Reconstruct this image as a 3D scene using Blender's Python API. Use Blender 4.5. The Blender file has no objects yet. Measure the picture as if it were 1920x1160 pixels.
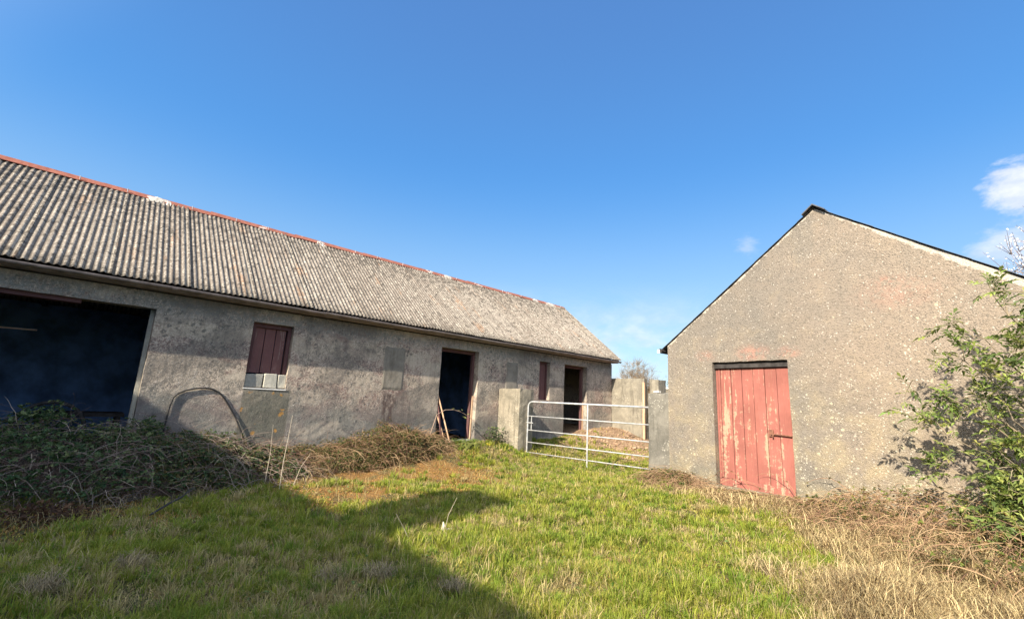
import bpy, math, random
import numpy as np
from mathutils import Vector, Matrix
random.seed(7)
rng = np.random.default_rng(7)
S = bpy.context.scene
COL = S.collection
# ------------------------------------------------------------------ camera
cd = bpy.data.cameras.new('camera')
cam = bpy.data.objects.new('camera', cd)
COL.objects.link(cam)
r_ = Vector((0.68468, 0.72718, 0.04925)); u_ = Vector((0.11206, -0.17179, 0.97874)); f_ = Vector((-0.72018, 0.6646, 0.19911))
M = Matrix((r_, u_, -f_)).transposed().to_4x4()
M.translation = Vector((0, 0, 1.45))
cam.matrix_world = M
cd.sensor_width = 36.0
cd.lens = 36.0 * 850.456 / 1920.0
cd.clip_start = 0.05
cd.clip_end = 3000
S.camera = cam
# ------------------------------------------------------------------ sun, sky, exposure
TOSUN = Vector((0.335, -1.49, 1.0)).normalized()
sl = bpy.data.lights.new('sun', 'SUN')
sl.energy = 5.0
sl.angle = math.radians(0.6)
sl.color = (1.0, 0.90, 0.74)
sun = bpy.data.objects.new('sun', sl)
COL.objects.link(sun)
sun.location = (10, -30, 25)
sun.rotation_mode = 'QUATERNION'
sun.rotation_quaternion = TOSUN.to_track_quat('Z', 'Y')
W = bpy.data.worlds.new('World')
S.world = W
W.use_nodes = True


class NT:
    """small helper for building node trees"""
    def __init__(s, tree):
        s.t = tree
        s.n = tree.nodes
        s.l = tree.links

    def add(s, typ, **kw):
        n = s.n.new(typ)
        for k, v in kw.items():
            if hasattr(n, k) and k not in ('Color', 'Scale'):
                try:
                    setattr(n, k, v)
                    continue
                except Exception:
                    pass
            s.set(n.inputs[k], v)
        return n

    def set(s, sock, v):
        if isinstance(v, bpy.types.NodeSocket):
            s.l.new(v, sock)
        elif isinstance(v, (tuple, list)) and len(v) == 3 and sock.type == 'RGBA':
            sock.default_value = (*v, 1)
        else:
            sock.default_value = v

    def math(s, op, a, b=0.0, c=None, clamp=False):
        n = s.n.new('ShaderNodeMath')
        n.operation = op
        n.use_clamp = clamp
        s.set(n.inputs[0], a)
        s.set(n.inputs[1], b)
        if c is not None:
            s.set(n.inputs[2], c)
        return n.outputs[0]

    def vmath(s, op, a, b=None):
        n = s.n.new('ShaderNodeVectorMath')
        n.operation = op
        s.set(n.inputs[0], a)
        if b is not None:
            s.set(n.inputs[1], b)
        return n.outputs['Value'] if op in ('LENGTH', 'DISTANCE', 'DOT_PRODUCT') else n.outputs[0]

    def ramp(s, f, lo, hi):
        n = s.n.new('ShaderNodeMapRange')
        n.interpolation_type = 'SMOOTHSTEP'
        s.set(n.inputs[0], f)
        n.inputs[1].default_value = lo
        n.inputs[2].default_value = hi
        return n.outputs[0]

    def mix(s, f, a, b, mode='MIX'):
        n = s.n.new('ShaderNodeMix')
        n.data_type = 'RGBA'
        n.blend_type = mode
        s.set(n.inputs[0], f)
        s.set(n.inputs[6], a)
        s.set(n.inputs[7], b)
        return n.outputs[2]

    def noise(s, vec, scale, detail=4, rough=0.6, dist=0.0):
        n = s.n.new('ShaderNodeTexNoise')
        s.set(n.inputs['Vector'], vec)
        n.inputs['Scale'].default_value = scale
        n.inputs['Detail'].default_value = detail
        n.inputs['Roughness'].default_value = rough
        n.inputs['Distortion'].default_value = dist
        return n.outputs[0]

    def voro(s, vec, scale, feature='F1', rnd=1.0):
        n = s.n.new('ShaderNodeTexVoronoi')
        n.feature = feature
        s.set(n.inputs['Vector'], vec)
        n.inputs['Scale'].default_value = scale
        n.inputs['Randomness'].default_value = rnd
        return n

    def pos(s, scale=None, offset=None):
        g = s.n.new('ShaderNodeNewGeometry').outputs['Position']
        if scale is not None:
            m = s.n.new('ShaderNodeMapping')
            s.l.new(g, m.inputs[0])
            m.inputs['Scale'].default_value = scale
            if offset:
                m.inputs['Location'].default_value = offset
            return m.outputs[0]
        return g

    def xyz(s, v):
        n = s.n.new('ShaderNodeSeparateXYZ')
        s.l.new(v, n.inputs[0])
        return n.outputs


def world():
    t = NT(W.node_tree)
    t.n.clear()
    sky = t.n.new('ShaderNodeTexSky')
    sky.sky_type = 'NISHITA'
    sky.sun_disc = False
    sky.sun_elevation = math.radians(33.3)
    sky.sun_rotation = math.atan2(TOSUN.x, TOSUN.y)
    sky.altitude = 50
    sky.air_density = 1.0
    sky.dust_density = 0.6
    sky.ozone_density = 2.2
    hs = t.n.new('ShaderNodeHueSaturation')
    hs.inputs['Saturation'].default_value = 1.12
    t.l.new(sky.outputs[0], hs.inputs['Color'])
    g = t.n.new('ShaderNodeTexCoord').outputs['Generated']
    z = t.xyz(g)[2]
    # cumulus puffs: noise over the direction, thresholded, inside soft patches of the sky
    st = t.n.new('ShaderNodeMapping')
    t.l.new(g, st.inputs[0])
    st.inputs['Scale'].default_value = (1, 1, 1.9)
    nz = t.noise(st.outputs[0], 17, 7, 0.62, 0.25)
    nlow = t.noise(st.outputs[0], 6, 6, 0.6, 0.4)

    def patch(d, rx, n, lo, hi, k):
        dd = t.vmath('DISTANCE', g, d)
        a = t.math('SUBTRACT', 1.0, t.math('DIVIDE', dd, rx))
        a = t.math('ADD', a, t.math('MULTIPLY', t.math('SUBTRACT', n, 0.5), k))
        return t.ramp(a, lo, hi)
    c1 = patch((0.050, 0.9390, 0.3390), 0.053, nz, 0.15, 0.6, 1.5)
    c2 = t.math('MULTIPLY', patch((0.035, 0.962, 0.2600), 0.06, nz, 0.2, 0.8, 1.6), 0.7)
    c3 = t.math('MULTIPLY', patch((-0.309, 0.8968, 0.3167), 0.036, nz, 0.25, 0.95, 2.2), 0.45)
    # low bank near the horizon all round
    lowm = t.math('SUBTRACT', 1.0, t.ramp(z, 0.10, 0.27))
    c4 = t.math('MULTIPLY', t.math('MULTIPLY', t.ramp(nlow, 0.34, 0.62), lowm), 0.75)
    c = t.math('MAXIMUM', t.math('MAXIMUM', c1, c2), t.math('MAXIMUM', c3, c4))
    shade = t.mix(t.ramp(t.noise(st.outputs[0], 26, 4), 0.35, 0.7), (2.7, 2.9, 3.4), (3.5, 3.55, 3.7))
    clear = t.mix(t.ramp(z, 0.06, 0.5), (1.35, 2.1, 2.75), (0.24, 1.14, 2.75))
    clear = t.mix(t.ramp(z, 0.30, 0.80), clear, (0.28, 0.80, 2.05))
    # towards the sun the sky brightens and whitens as it does on a bright day
    tow = t.ramp(t.vmath('DOT_PRODUCT', g, tuple(TOSUN)), 0.15, 1.0)
    base = t.mix(t.math('MULTIPLY', t.math('SUBTRACT', 1.0, tow), 0.80), hs.outputs[0], clear)
    base = t.mix(t.math('MULTIPLY', tow, 0.5), base, (9.5, 9.3, 8.8))
    col = t.mix(t.math('MULTIPLY', c, 0.85), base, shade)
    bg = t.n.new('ShaderNodeBackground')
    t.l.new(col, bg.inputs[0])
    bg.inputs[1].default_value = 0.15
    o = t.n.new('ShaderNodeOutputWorld')
    t.l.new(bg.outputs[0], o.inputs[0])


world()
S.view_settings.view_transform = 'Standard'
S.view_settings.look = 'None'
S.view_settings.gamma = 1
S.view_settings.use_curve_mapping = False
S.view_settings.exposure = 1.05
S.render.engine = 'CYCLES'
S.cycles.max_bounces = 6


# ------------------------------------------------------------------ materials
def mat(name, build, rough=0.9, spec=0.2):
    m = bpy.data.materials.new(name)
    m.use_nodes = True
    t = NT(m.node_tree)
    b = t.n['Principled BSDF']
    b.inputs['Roughness'].default_value = rough
    b.inputs['Specular IOR Level'].default_value = spec
    build(t, b)
    return m


def bump(t, b, h, strength=0.5, dist=0.01):
    n = t.n.new('ShaderNodeBump')
    n.inputs['Strength'].default_value = strength
    n.inputs['Distance'].default_value = dist
    t.set(n.inputs['Height'], h)
    t.l.new(n.outputs[0], b.inputs['Normal'])


def boxmask(t, p, axis_ranges, soft=0.02):
    """1 inside a box in world metres: {axis: (lo, hi)}"""
    x = t.xyz(p)
    out = None
    for a, (lo, hi) in axis_ranges.items():
        m = t.math('MULTIPLY', t.ramp(x[a], lo - soft, lo + soft), t.math('SUBTRACT', 1.0, t.ramp(x[a], hi - soft, hi + soft)))
        out = m if out is None else t.math('MULTIPLY', out, m)
    return out


def m_barn(t, b):
    p = t.pos()
    big = t.noise(p, 0.55, 5, 0.6, 0.4)
    mid = t.noise(p, 2.3, 6, 0.65, 0.6)
    fine = t.noise(p, 60, 4, 0.75)
    gr = t.noise(p, 24, 4, 0.7)
    wp = t.vmath('ADD', p, t.vmath('MULTIPLY', t.n_vec(t.math('SUBTRACT', t.noise(p, 5, 4), 0.5)), (0.25, 0.25, 0.25)))
    sq = t.noise(wp, 15, 4, 0.55, 1.2)
    ridge = t.math('SUBTRACT', 1.0, t.ramp(t.math('ABSOLUTE', t.math('SUBTRACT', sq, 0.5)), 0.015, 0.07))
    c = t.mix(t.ramp(mid, 0.38, 0.64), (0.215, 0.188, 0.155), (0.37, 0.31, 0.25))
    purple = t.ramp(t.noise(t.pos((1, 0.8, 1.4), (3, 1, 2)), 1.1, 6, 0.62, 0.5), 0.45, 0.56)
    c = t.mix(t.math('MULTIPLY', purple, 0.85), c, (0.225, 0.145, 0.125))
    # pale cream worm tracks where the render has flaked
    zone = t.math('MULTIPLY', t.ramp(t.noise(p, 1.25, 5, 0.6), 0.34, 0.46), t.ramp(t.xyz(p)[2], 0.8, 1.4))
    c = t.mix(t.math('MULTIPLY', t.math('MULTIPLY', ridge, zone), 0.9), c, (0.60, 0.50, 0.40))
    c = t.mix(t.math('MULTIPLY', t.math('MULTIPLY', t.ramp(gr, 0.53, 0.62), t.ramp(mid, 0.44, 0.58)), 0.55), c, (0.50, 0.45, 0.385))
    # cream band high on the wall below the eaves
    band = t.math('MULTIPLY', boxmask(t, t.vmath('ADD', p, t.vmath('MULTIPLY', t.n_vec(t.math('SUBTRACT', big, 0.5)), (0, 0, 0.5))), {2: (2.2, 2.5)}, 0.07), t.ramp(mid, 0.36, 0.6))
    c = t.mix(t.math('MULTIPLY', band, 0.65), c, (0.50, 0.42, 0.32))
    # grey lichen low down, greyer tone right up under the eaves
    low = t.math('SUBTRACT', 1.0, t.ramp(t.math('ADD', t.xyz(p)[2], t.math('MULTIPLY', mid, 1.2)), 1.35, 2.25))
    c = t.mix(t.math('MULTIPLY', low, 0.6), c, (0.20, 0.205, 0.19))
    hi = t.ramp(t.xyz(p)[2], 2.5, 2.75)
    c = t.mix(t.math('MULTIPLY', hi, t.ramp(gr, 0.35, 0.6)), c, (0.26, 0.255, 0.235))
    # dark spotted lichen, two sizes
    for sc, n0, k in ((11, 0.46, 0.7), (24, 0.46, 0.45)):
        v = t.voro(wp, sc)
        spot = t.math('MULTIPLY', t.math('SUBTRACT', 1.0, t.ramp(v.outputs['Distance'], 0.16, 0.46)), t.ramp(t.noise(t.pos(None), 1.3 + sc * 0.03, 4, 0.6), n0, n0 + 0.12))
        c = t.mix(t.math('MULTIPLY', spot, k), c, (0.075, 0.078, 0.075))
    v2 = t.voro(p, 45)
    c = t.mix(t.math('MULTIPLY', t.math('SUBTRACT', 1.0, t.ramp(v2.outputs['Distance'], 0.1, 0.32)), t.ramp(t.noise(p, 7, 3), 0.5, 0.62)), c, (0.66, 0.62, 0.56))
    stain = t.noise(t.pos((1, 0.75, 1.2), (9, 4, 1)), 0.9, 6, 0.62, 0.5)
    c = t.mix(t.math('MULTIPLY', t.ramp(stain, 0.50, 0.60), 0.5), c, (0.125, 0.115, 0.105))
    c = t.mix(t.math('MULTIPLY', t.math('SUBTRACT', 1.0, t.ramp(stain, 0.38, 0.46)), 0.7), c, (0.50, 0.43, 0.345))
    # greenish dark panel under the window with orange lichen rosettes
    pan = boxmask(t, p, {1: (2.17, 2.98), 2: (0, 1.455)}, 0.012)
    c = t.mix(t.math('MULTIPLY', pan, 0.6), c, (0.115, 0.115, 0.085))
    v3 = t.voro(wp, 6.5)
    ora = t.math('MULTIPLY', t.math('SUBTRACT', 1.0, t.ramp(v3.outputs['Distance'], 0.16, 0.32)), t.ramp(t.xyz(v3.outputs['Color'])[0], 0.45, 0.5))
    c = t.mix(t.math('MULTIPLY', t.math('MULTIPLY', ora, pan), 0.7), c, (0.50, 0.25, 0.05))
    # brown run of damp below the walled-up window
    run = boxmask(t, wp, {1: (4.93, 5.20), 2: (0.6, 1.50)}, 0.05)
    run = t.math('MULTIPLY', run, t.ramp(t.noise(t.pos((1, 3, 0.9)), 3.0, 5, 0.6), 0.36, 0.5))
    c = t.mix(t.math('MULTIPLY', run, 0.85), c, (0.085, 0.06, 0.055))
    # vertical streaks
    stv = t.noise(t.pos((1, 7, 0.5)), 2.0, 5, 0.6)
    c = t.mix(t.math('MULTIPLY', t.ramp(stv, 0.5, 0.72), 0.4), c, (0.10, 0.098, 0.09))
    c = t.mix(0.6, c, t.mix(fine, (0.02, 0.02, 0.02), (0.98, 0.98, 0.98)), 'OVERLAY')
    t.l.new(c, b.inputs['Base Color'])
    h = t.math('ADD', t.math('MULTIPLY', fine, 0.6), t.math('ADD', t.math('MULTIPLY', ridge, 0.25), gr))
    bump(t, b, t.math('ADD', h, t.math('MULTIPLY', mid, 1.5)), 0.6, 0.012)


def m_gable(t, b):
    p = t.pos()
    X, Y, Z = t.xyz(p)[0], t.xyz(p)[1], t.xyz(p)[2]
    big = t.noise(p, 0.7, 5, 0.6, 0.3)
    mid = t.noise(p, 3.0, 6, 0.65)
    fine = t.noise(p, 75, 3, 0.75)
    peb = t.voro(p, 62)
    c = t.mix(t.ramp(big, 0.3, 0.7), (0.25, 0.205, 0.162), (0.19, 0.17, 0.146))
    c = t.mix(t.math('MULTIPLY', t.ramp(mid, 0.5, 0.75), 0.5), c, (0.35, 0.285, 0.20))
    # sandy right half
    c = t.mix(t.math('MULTIPLY', t.ramp(t.math('ADD', X, mid), -2.2, -0.2), 0.6), c, (0.31, 0.245, 0.185))
    c = t.mix(t.math('MULTIPLY', t.ramp(t.noise(t.pos((1.2, 1.2, 0.35)), 1.3, 5, 0.6), 0.50, 0.66), 0.4), c, (0.19, 0.175, 0.15))
    damp = t.math('SUBTRACT', 1.0, t.ramp(t.math('ADD', Z, t.math('MULTIPLY', mid, 0.6)), 0.45, 0.95))
    c = t.mix(t.math('MULTIPLY', damp, 0.45), c, (0.17, 0.165, 0.115))
    # pebbles: dark gaps and darker stones
    c = t.mix(t.math('MULTIPLY', t.ramp(t.xyz(peb.outputs['Color'])[0], 0.6, 1.0), 0.55), c, (0.10, 0.09, 0.075))
    c = t.mix(t.math('MULTIPLY', t.ramp(t.xyz(peb.outputs['Color'])[1], 0.96, 1.0), 0.5), c, (0.66, 0.61, 0.53))
    dk = t.voro(p, 27)
    c = t.mix(t.math('MULTIPLY', t.math('SUBTRACT', 1.0, t.ramp(dk.outputs['Distance'], 0.10, 0.26)), t.math('MULTIPLY', t.ramp(t.xyz(dk.outputs['Color'])[2], 0.30, 0.5), 0.85)), c, (0.11, 0.10, 0.09))
    # round pale lichen, more of it low and to the right, three sizes
    wob = t.noise(p, 30, 3)
    dens = t.math('ADD', t.math('MULTIPLY', t.math('SUBTRACT', 2.0, Z), 0.22), t.math('MULTIPLY', t.math('ADD', X, 2.9), 0.12))
    for sc, r0, k, colr in ((9, 0.24, 0.95, (0.60, 0.55, 0.38)), (15, 0.27, 0.95, (0.62, 0.57, 0.45)), (30, 0.30, 1.0, (0.68, 0.63, 0.53))):
        v = t.voro(p, sc)
        d = t.math('ADD', v.outputs['Distance'], t.math('MULTIPLY', t.math('SUBTRACT', wob, 0.5), 0.35))
        pick = t.math('LESS_THAN', t.xyz(v.outputs['Color'])[1], t.math('ADD', t.math('MULTIPLY', dens, 0.75), t.math('MULTIPLY', t.math('SUBTRACT', mid, 0.5), 0.9)))
        c = t.mix(t.math('MULTIPLY', t.math('MULTIPLY', t.math('SUBTRACT', 1.0, t.ramp(d, r0 - 0.12, r0 + 0.02)), pick), k * 0.55), c, colr)
    # yellowish lower left flank
    c = t.mix(t.math('MULTIPLY', t.math('MULTIPLY', t.math('SUBTRACT', 1.0, t.ramp(Z, 0.4, 2.6)), t.ramp(mid, 0.35, 0.65)), 0.35), c, (0.42, 0.34, 0.19))
    # pink ghost of red paint over the door and to the right
    for (cx, cz, rad, kk) in ((-3.9, 2.5, 0.3, 0.3), (-3.0, 2.52, 0.42, 0.5), (-2.42, 2.5, 0.28, 0.5), (-0.9, 3.3, 0.75, 0.22), (-1.0, 3.5, 0.2, 0.3)):
        dd = t.math('SQRT', t.math('ADD', t.math('POWER', t.math('SUBTRACT', X, cx), 2.0), t.math('POWER', t.math('MULTIPLY', t.math('SUBTRACT', Z, cz), 1.9), 2.0)))
        c = t.mix(t.math('MULTIPLY', t.math('MULTIPLY', t.math('SUBTRACT', 1.0, t.ramp(dd, rad * 0.1, rad)), t.ramp(t.noise(p, 11, 6, 0.75), 0.40, 0.60)), kk * 0.75), c, (0.52, 0.20, 0.14))
    # whitewash left along the verge (distance below the roof line)
    top = t.math('SUBTRACT', 4.912, t.math('MULTIPLY', t.math('ABSOLUTE', t.math('ADD', X, 1.844)), 0.749))
    below = t.math('SUBTRACT', top, Z)
    wide = t.math('ADD', -0.035, t.math('MULTIPLY', t.ramp(X, -1.95, 0.2), 0.085))
    edge = t.math('SUBTRACT', below, t.math('MULTIPLY', t.math('SUBTRACT', t.noise(p, 9, 5, 0.7), 0.35), 0.24))
    wm = t.math('SUBTRACT', 1.0, t.ramp(t.math('SUBTRACT', edge, wide), 0.0, 0.035))
    c = t.mix(t.math('MULTIPLY', wm, 0.7), c, (0.58, 0.52, 0.44))
    c = t.mix(0.4, c, t.mix(fine, (0.05, 0.05, 0.05), (0.95, 0.95, 0.95)), 'OVERLAY')
    t.l.new(c, b.inputs['Base Color'])
    bump(t, b, t.math('ADD', t.math('MULTIPLY', peb.outputs['Distance'], -1.0), t.math('ADD', t.math('MULTIPLY', mid, 1.5), fine)), 0.7, 0.012)


def concrete(dark, light, streak=0.5, lichen=0.4):
    def f(t, b):
        p = t.pos()
        mid = t.noise(p, 3.2, 6, 0.65, 0.4)
        fine = t.noise(p, 60, 4, 0.7)
        c = t.mix(t.ramp(mid, 0.35, 0.66), dark, light)
        st = t.noise(t.pos((6, 6, 0.7)), 2.0, 5, 0.65)
        c = t.mix(t.math('MULTIPLY', t.ramp(st, 0.48, 0.7), streak), c, tuple(v * 0.45 for v in dark))
        v = t.voro(p, 22)
        c = t.mix(t.math('MULTIPLY', t.math('MULTIPLY', t.math('SUBTRACT', 1.0, t.ramp(v.outputs['Distance'], 0.15, 0.35)), t.ramp(t.noise(p, 2.0, 3), 0.45, 0.6)), lichen), c, (0.66, 0.62, 0.53))
        v = t.voro(p, 34)
        c = t.mix(t.math('MULTIPLY', t.math('SUBTRACT', 1.0, t.ramp(v.outputs['Distance'], 0.1, 0.3)), t.math('MULTIPLY', t.ramp(t.xyz(v.outputs['Color'])[0], 0.6, 0.8), 0.6)), c, (0.10, 0.10, 0.09))
        c = t.mix(0.5, c, t.mix(fine, (0.1, 0.1, 0.1), (0.9, 0.9, 0.9)), 'OVERLAY')
        t.l.new(c, b.inputs['Base Color'])
        bump(t, b, t.math('ADD', fine, t.math('MULTIPLY', mid, 2.0)), 0.6, 0.01)
    return f


def m_sheet(t, b):
    p = t.pos()
    oi = t.n.new('ShaderNodeObjectInfo').outputs['Random']
    mid = t.noise(p, 1.6, 6, 0.65, 0.3)
    fine = t.noise(p, 34, 4, 0.75)
    lump = t.noise(p, 19, 4, 0.7)
    Z = t.xyz(p)[2]
    c = t.mix(t.ramp(mid, 0.3, 0.7), (0.20, 0.172, 0.145), (0.285, 0.248, 0.208))
    c = t.mix(t.math('MULTIPLY', oi, 0.7), c, (0.18, 0.145, 0.115))
    lap = t.math('FRACT', t.math('DIVIDE', t.math('ADD', t.xyz(p)[1], 4.0), 1.008))
    c = t.mix(t.math('MULTIPLY', t.ramp(lap, 0.93, 0.97), 0.55), c, (0.50, 0.45, 0.37))
    c = t.mix(t.math('MULTIPLY', t.math('SUBTRACT', 1.0, t.ramp(lap, 0.015, 0.06)), 0.7), c, (0.08, 0.065, 0.05))
    c = t.mix(t.ramp(t.noise(t.pos((0.5, 2.2, 0.5)), 1.3, 4), 0.58, 0.68), c, (0.27, 0.175, 0.115))
    # cream and white lichen crusts
    c = t.mix(t.math('MULTIPLY', t.ramp(lump, 0.50, 0.60), 0.75), c, (0.43, 0.39, 0.325))
    v = t.voro(p, 23)
    c = t.mix(t.math('MULTIPLY', t.math('SUBTRACT', 1.0, t.ramp(v.outputs['Distance'], 0.12, 0.34)), t.ramp(t.noise(p, 6.5, 5, 0.75), 0.52, 0.60)), c, (0.74, 0.68, 0.58))
    # dark moss and mould, heaviest towards the ridge
    nearridge = t.ramp(Z, 4.1, 5.1)
    dk = t.ramp(t.math('ADD', t.noise(p, 8, 5, 0.75), t.math('MULTIPLY', nearridge, 0.075)), 0.545, 0.60)
    c = t.mix(t.math('MULTIPLY', dk, 0.85), c, (0.06, 0.053, 0.045))
    st = t.noise(t.pos((0.35, 9, 0.35)), 2.4, 4, 0.6)
    c = t.mix(t.math('MULTIPLY', t.ramp(st, 0.48, 0.66), 0.5), c, (0.11, 0.092, 0.075))
    # grime gathered in the troughs of the profile
    tr = t.math('SINE', t.math('MULTIPLY', t.math('SUBTRACT', t.xyz(p)[1], -4.0), 2 * math.pi / 0.084))
    c = t.mix(t.math('MULTIPLY', t.ramp(t.math('MULTIPLY', tr, -1.0), 0.0, 0.9), 0.6), c, (0.085, 0.07, 0.055))
    c = t.mix(0.6, c, t.mix(fine, (0.02, 0.02, 0.02), (0.98, 0.98, 0.98)), 'OVERLAY')
    t.l.new(c, b.inputs['Base Color'])
    bump(t, b, t.math('ADD', fine, t.math('MULTIPLY', lump, 1.5)), 0.9, 0.012)


def m_ridge(t, b):
    p = t.pos()
    n = t.noise(p, 2.2, 5, 0.65)
    c = t.mix(t.ramp(t.noise(p, 9, 5, 0.7), 0.3, 0.7), (0.23, 0.075, 0.05), (0.33, 0.13, 0.09))
    w = t.math('ADD', n, t.math('MULTIPLY', t.ramp(t.xyz(p)[1], 4.0, 14.0), 0.05))
    c = t.mix(t.math('MULTIPLY', t.ramp(w, 0.63, 0.68), 0.8), c, (0.58, 0.52, 0.45))
    c = t.mix(t.math('MULTIPLY', t.ramp(t.noise(p, 30, 3), 0.55, 0.7), 0.6), c, (0.13, 0.07, 0.06))
    t.l.new(c, b.inputs['Base Color'])
    bump(t, b, t.noise(p, 40, 3), 0.3, 0.005)


def wood(base, pale, wear=0.5, along=2, scale=6.0, lo=0.5, grime=(0.10, 0.07, 0.06)):
    def f(t, b):
        sc = [13, 13, 13]
        sc[along] = 0.8
        p0 = t.pos()
        p = t.pos(tuple(sc))
        oi = t.n.new('ShaderNodeObjectInfo').outputs['Random']
        pv = t.vmath('ADD', p, t.vmath('MULTIPLY', t.n_vec(oi), (13, 7, 5)))
        g = t.noise(pv, 2.0, 7, 0.65, 0.6)
        g2 = t.noise(pv, 0.7, 4, 0.6, 0.3)
        c = t.mix(t.ramp(t.noise(p0, 2.2, 4), 0.3, 0.7), base, tuple(min(1, v * 1.3) for v in base))
        c = t.mix(t.math('MULTIPLY', oi, 0.25), c, tuple(v * 0.75 for v in base))
        c = t.mix(t.math('MULTIPLY', t.ramp(g2, 0.5, 0.75), 0.45), c, grime)
        lowz = t.math('SUBTRACT', 1.0, t.ramp(t.xyz(p0)[2], 0.5, 2.2))
        m = t.ramp(t.math('ADD', g, t.math('MULTIPLY', lowz, 0.16 * wear)), lo + 0.10, lo + 0.15)
        m = t.math('MULTIPLY', m, t.ramp(t.math('ADD', t.noise(pv, 0.55, 5, 0.7), t.math('MULTIPLY', t.noise(p0, 14, 4, 0.7), 0.5)), 0.78, 0.86))
        m = t.math('MULTIPLY', m, t.ramp(t.noise(p0, 45, 3, 0.7), 0.30, 0.45))
        c = t.mix(m, c, pale)
        c = t.mix(0.35, c, t.mix(t.noise(pv, 9, 3, 0.7), (0.1, 0.1, 0.1), (0.9, 0.9, 0.9)), 'OVERLAY')
        t.l.new(c, b.inputs['Base Color'])
        bump(t, b, g, 0.4, 0.006)
    return f


def _nvec(self, f):
    n = self.n.new('ShaderNodeCombineXYZ')
    for i in range(3):
        self.l.new(f, n.inputs[i])
    return n.outputs[0]


NT.n_vec = _nvec


def plain(col, var=0.25, scale=8, bmp=0.3):
    def f(t, b):
        p = t.pos()
        n = t.noise(p, scale, 5, 0.65)
        t.l.new(t.mix(t.ramp(n, 0.3, 0.7), tuple(v * (1 - var) for v in col), tuple(min(1, v * (1 + var)) for v in col)), b.inputs['Base Color'])
        bump(t, b, t.noise(p, scale * 5, 4), bmp, 0.006)
    return f


def m_galv(t, b):
    p = t.pos()
    n = t.noise(p, 9, 4)
    c = t.mix(t.ramp(n, 0.3, 0.7), (0.30, 0.31, 0.32), (0.50, 0.50, 0.49))
    c = t.mix(t.math('MULTIPLY', t.ramp(t.noise(p, 14, 5, 0.7), 0.56, 0.66), 0.6), c, (0.26, 0.17, 0.11))
    mud = t.math('SUBTRACT', 1.0, t.ramp(t.xyz(p)[2], 0.1, 0.7))
    c = t.mix(t.math('MULTIPLY', t.math('MULTIPLY', mud, t.ramp(t.noise(p, 20, 4), 0.4, 0.6)), 0.6), c, (0.22, 0.19, 0.13))
    t.l.new(c, b.inputs['Base Color'])
    b.inputs['Metallic'].default_value = 0.15
    b.inputs['Roughness'].default_value = 0.55


def leafy(trans=0.35):
    """colour from the 'tint' attribute of each blade or leaf, some light coming through"""
    def f(t, b):
        a = t.n.new('ShaderNodeAttribute')
        a.attribute_name = 'tint'
        t.l.new(a.outputs['Color'], b.inputs['Base Color'])
        tr = t.n.new('ShaderNodeBsdfTranslucent')
        t.l.new(a.outputs['Color'], tr.inputs['Color'])
        ms = t.n.new('ShaderNodeMixShader')
        ms.inputs[0].default_value = trans
        t.l.new(b.outputs[0], ms.inputs[1])
        t.l.new(tr.outputs[0], ms.inputs[2])
        t.l.new(ms.outputs[0], t.n['Material Output'].inputs[0])
    return f


def m_ground(t, b):
    p = t.pos()
    n = t.noise(p, 3.5, 6, 0.7)
    c = t.mix(t.ramp(n, 0.35, 0.65), (0.075, 0.065, 0.03), (0.12, 0.115, 0.045))
    c = t.mix(t.ramp(t.noise(p, 0.9, 5), 0.5, 0.62), c, (0.19, 0.13, 0.06))
    # pasture beyond the yard
    far = t.ramp(t.vmath('LENGTH', p), 18, 30)
    c = t.mix(far, c, t.mix(t.noise(p, 0.08, 5), (0.07, 0.12, 0.025), (0.12, 0.16, 0.04)))
    # bare trampled earth and rubble in front of the far door
    yard = t.math('MULTIPLY', t.math('MULTIPLY', t.ramp(t.xyz(p)[1], 9.9, 11.2), t.math('SUBTRACT', 1.0, t.ramp(t.xyz(p)[1], 14, 15))), t.ramp(t.noise(p, 1.6, 4), 0.3, 0.45))
    mat_ = t.math('MULTIPLY', t.math('MULTIPLY', t.ramp(t.xyz(p)[1], 2.0, 3.2), t.math('SUBTRACT', 1.0, t.ramp(t.xyz(p)[1], 5.6, 7.2))), t.math('SUBTRACT', 1.0, t.ramp(t.xyz(p)[0], -6.6, -5.4)))
    c = t.mix(t.math('MULTIPLY', mat_, t.ramp(t.noise(p, 1.5, 4), 0.33, 0.5)), c, t.mix(t.noise(p, 25, 4), (0.16, 0.085, 0.03), (0.38, 0.22, 0.08)))
    c = t.mix(yard, c, t.mix(t.ramp(t.noise(p, 14, 5, 0.7), 0.35, 0.6), (0.19, 0.105, 0.065), (0.36, 0.25, 0.15)))
    t.l.new(c, b.inputs['Base Color'])
    bump(t, b, t.noise(p, 22, 6, 0.75), 0.9, 0.05)


MT = {}
MT['barn'] = mat('weathered_render', m_barn)
MT['gable'] = mat('roughcast_render', m_gable)
MT['patch'] = mat('smooth_cement', concrete((0.19, 0.17, 0.14), (0.27, 0.245, 0.205), 0.4, 0.05))
MT['conc'] = mat('shuttered_concrete', concrete((0.19, 0.17, 0.13), (0.32, 0.28, 0.215), 0.65, 0.35))
MT['stub'] = mat('grey_cement', concrete((0.13, 0.122, 0.105), (0.21, 0.195, 0.165), 0.5, 0.45))
MT['farwall'] = mat('far_concrete', concrete((0.19, 0.17, 0.135), (0.28, 0.25, 0.195), 0.6, 0.45))
MT['sheet'] = mat('fibre_cement_sheet', m_sheet)
MT['ridge'] = mat('red_ridge_paint', m_ridge)
MT['gutter'] = mat('gutter_iron', plain((0.30, 0.245, 0.225), 0.3, 5), 0.8, 0.15)
MT['inside'] = mat('blue_hazed_inside', plain((0.13, 0.22, 0.42), 0.5, 1.5))  # blue haze seen in the openings is put into the wall colour
MT['floor'] = mat('earth_floor', plain((0.09, 0.075, 0.06), 0.4, 4))
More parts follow.
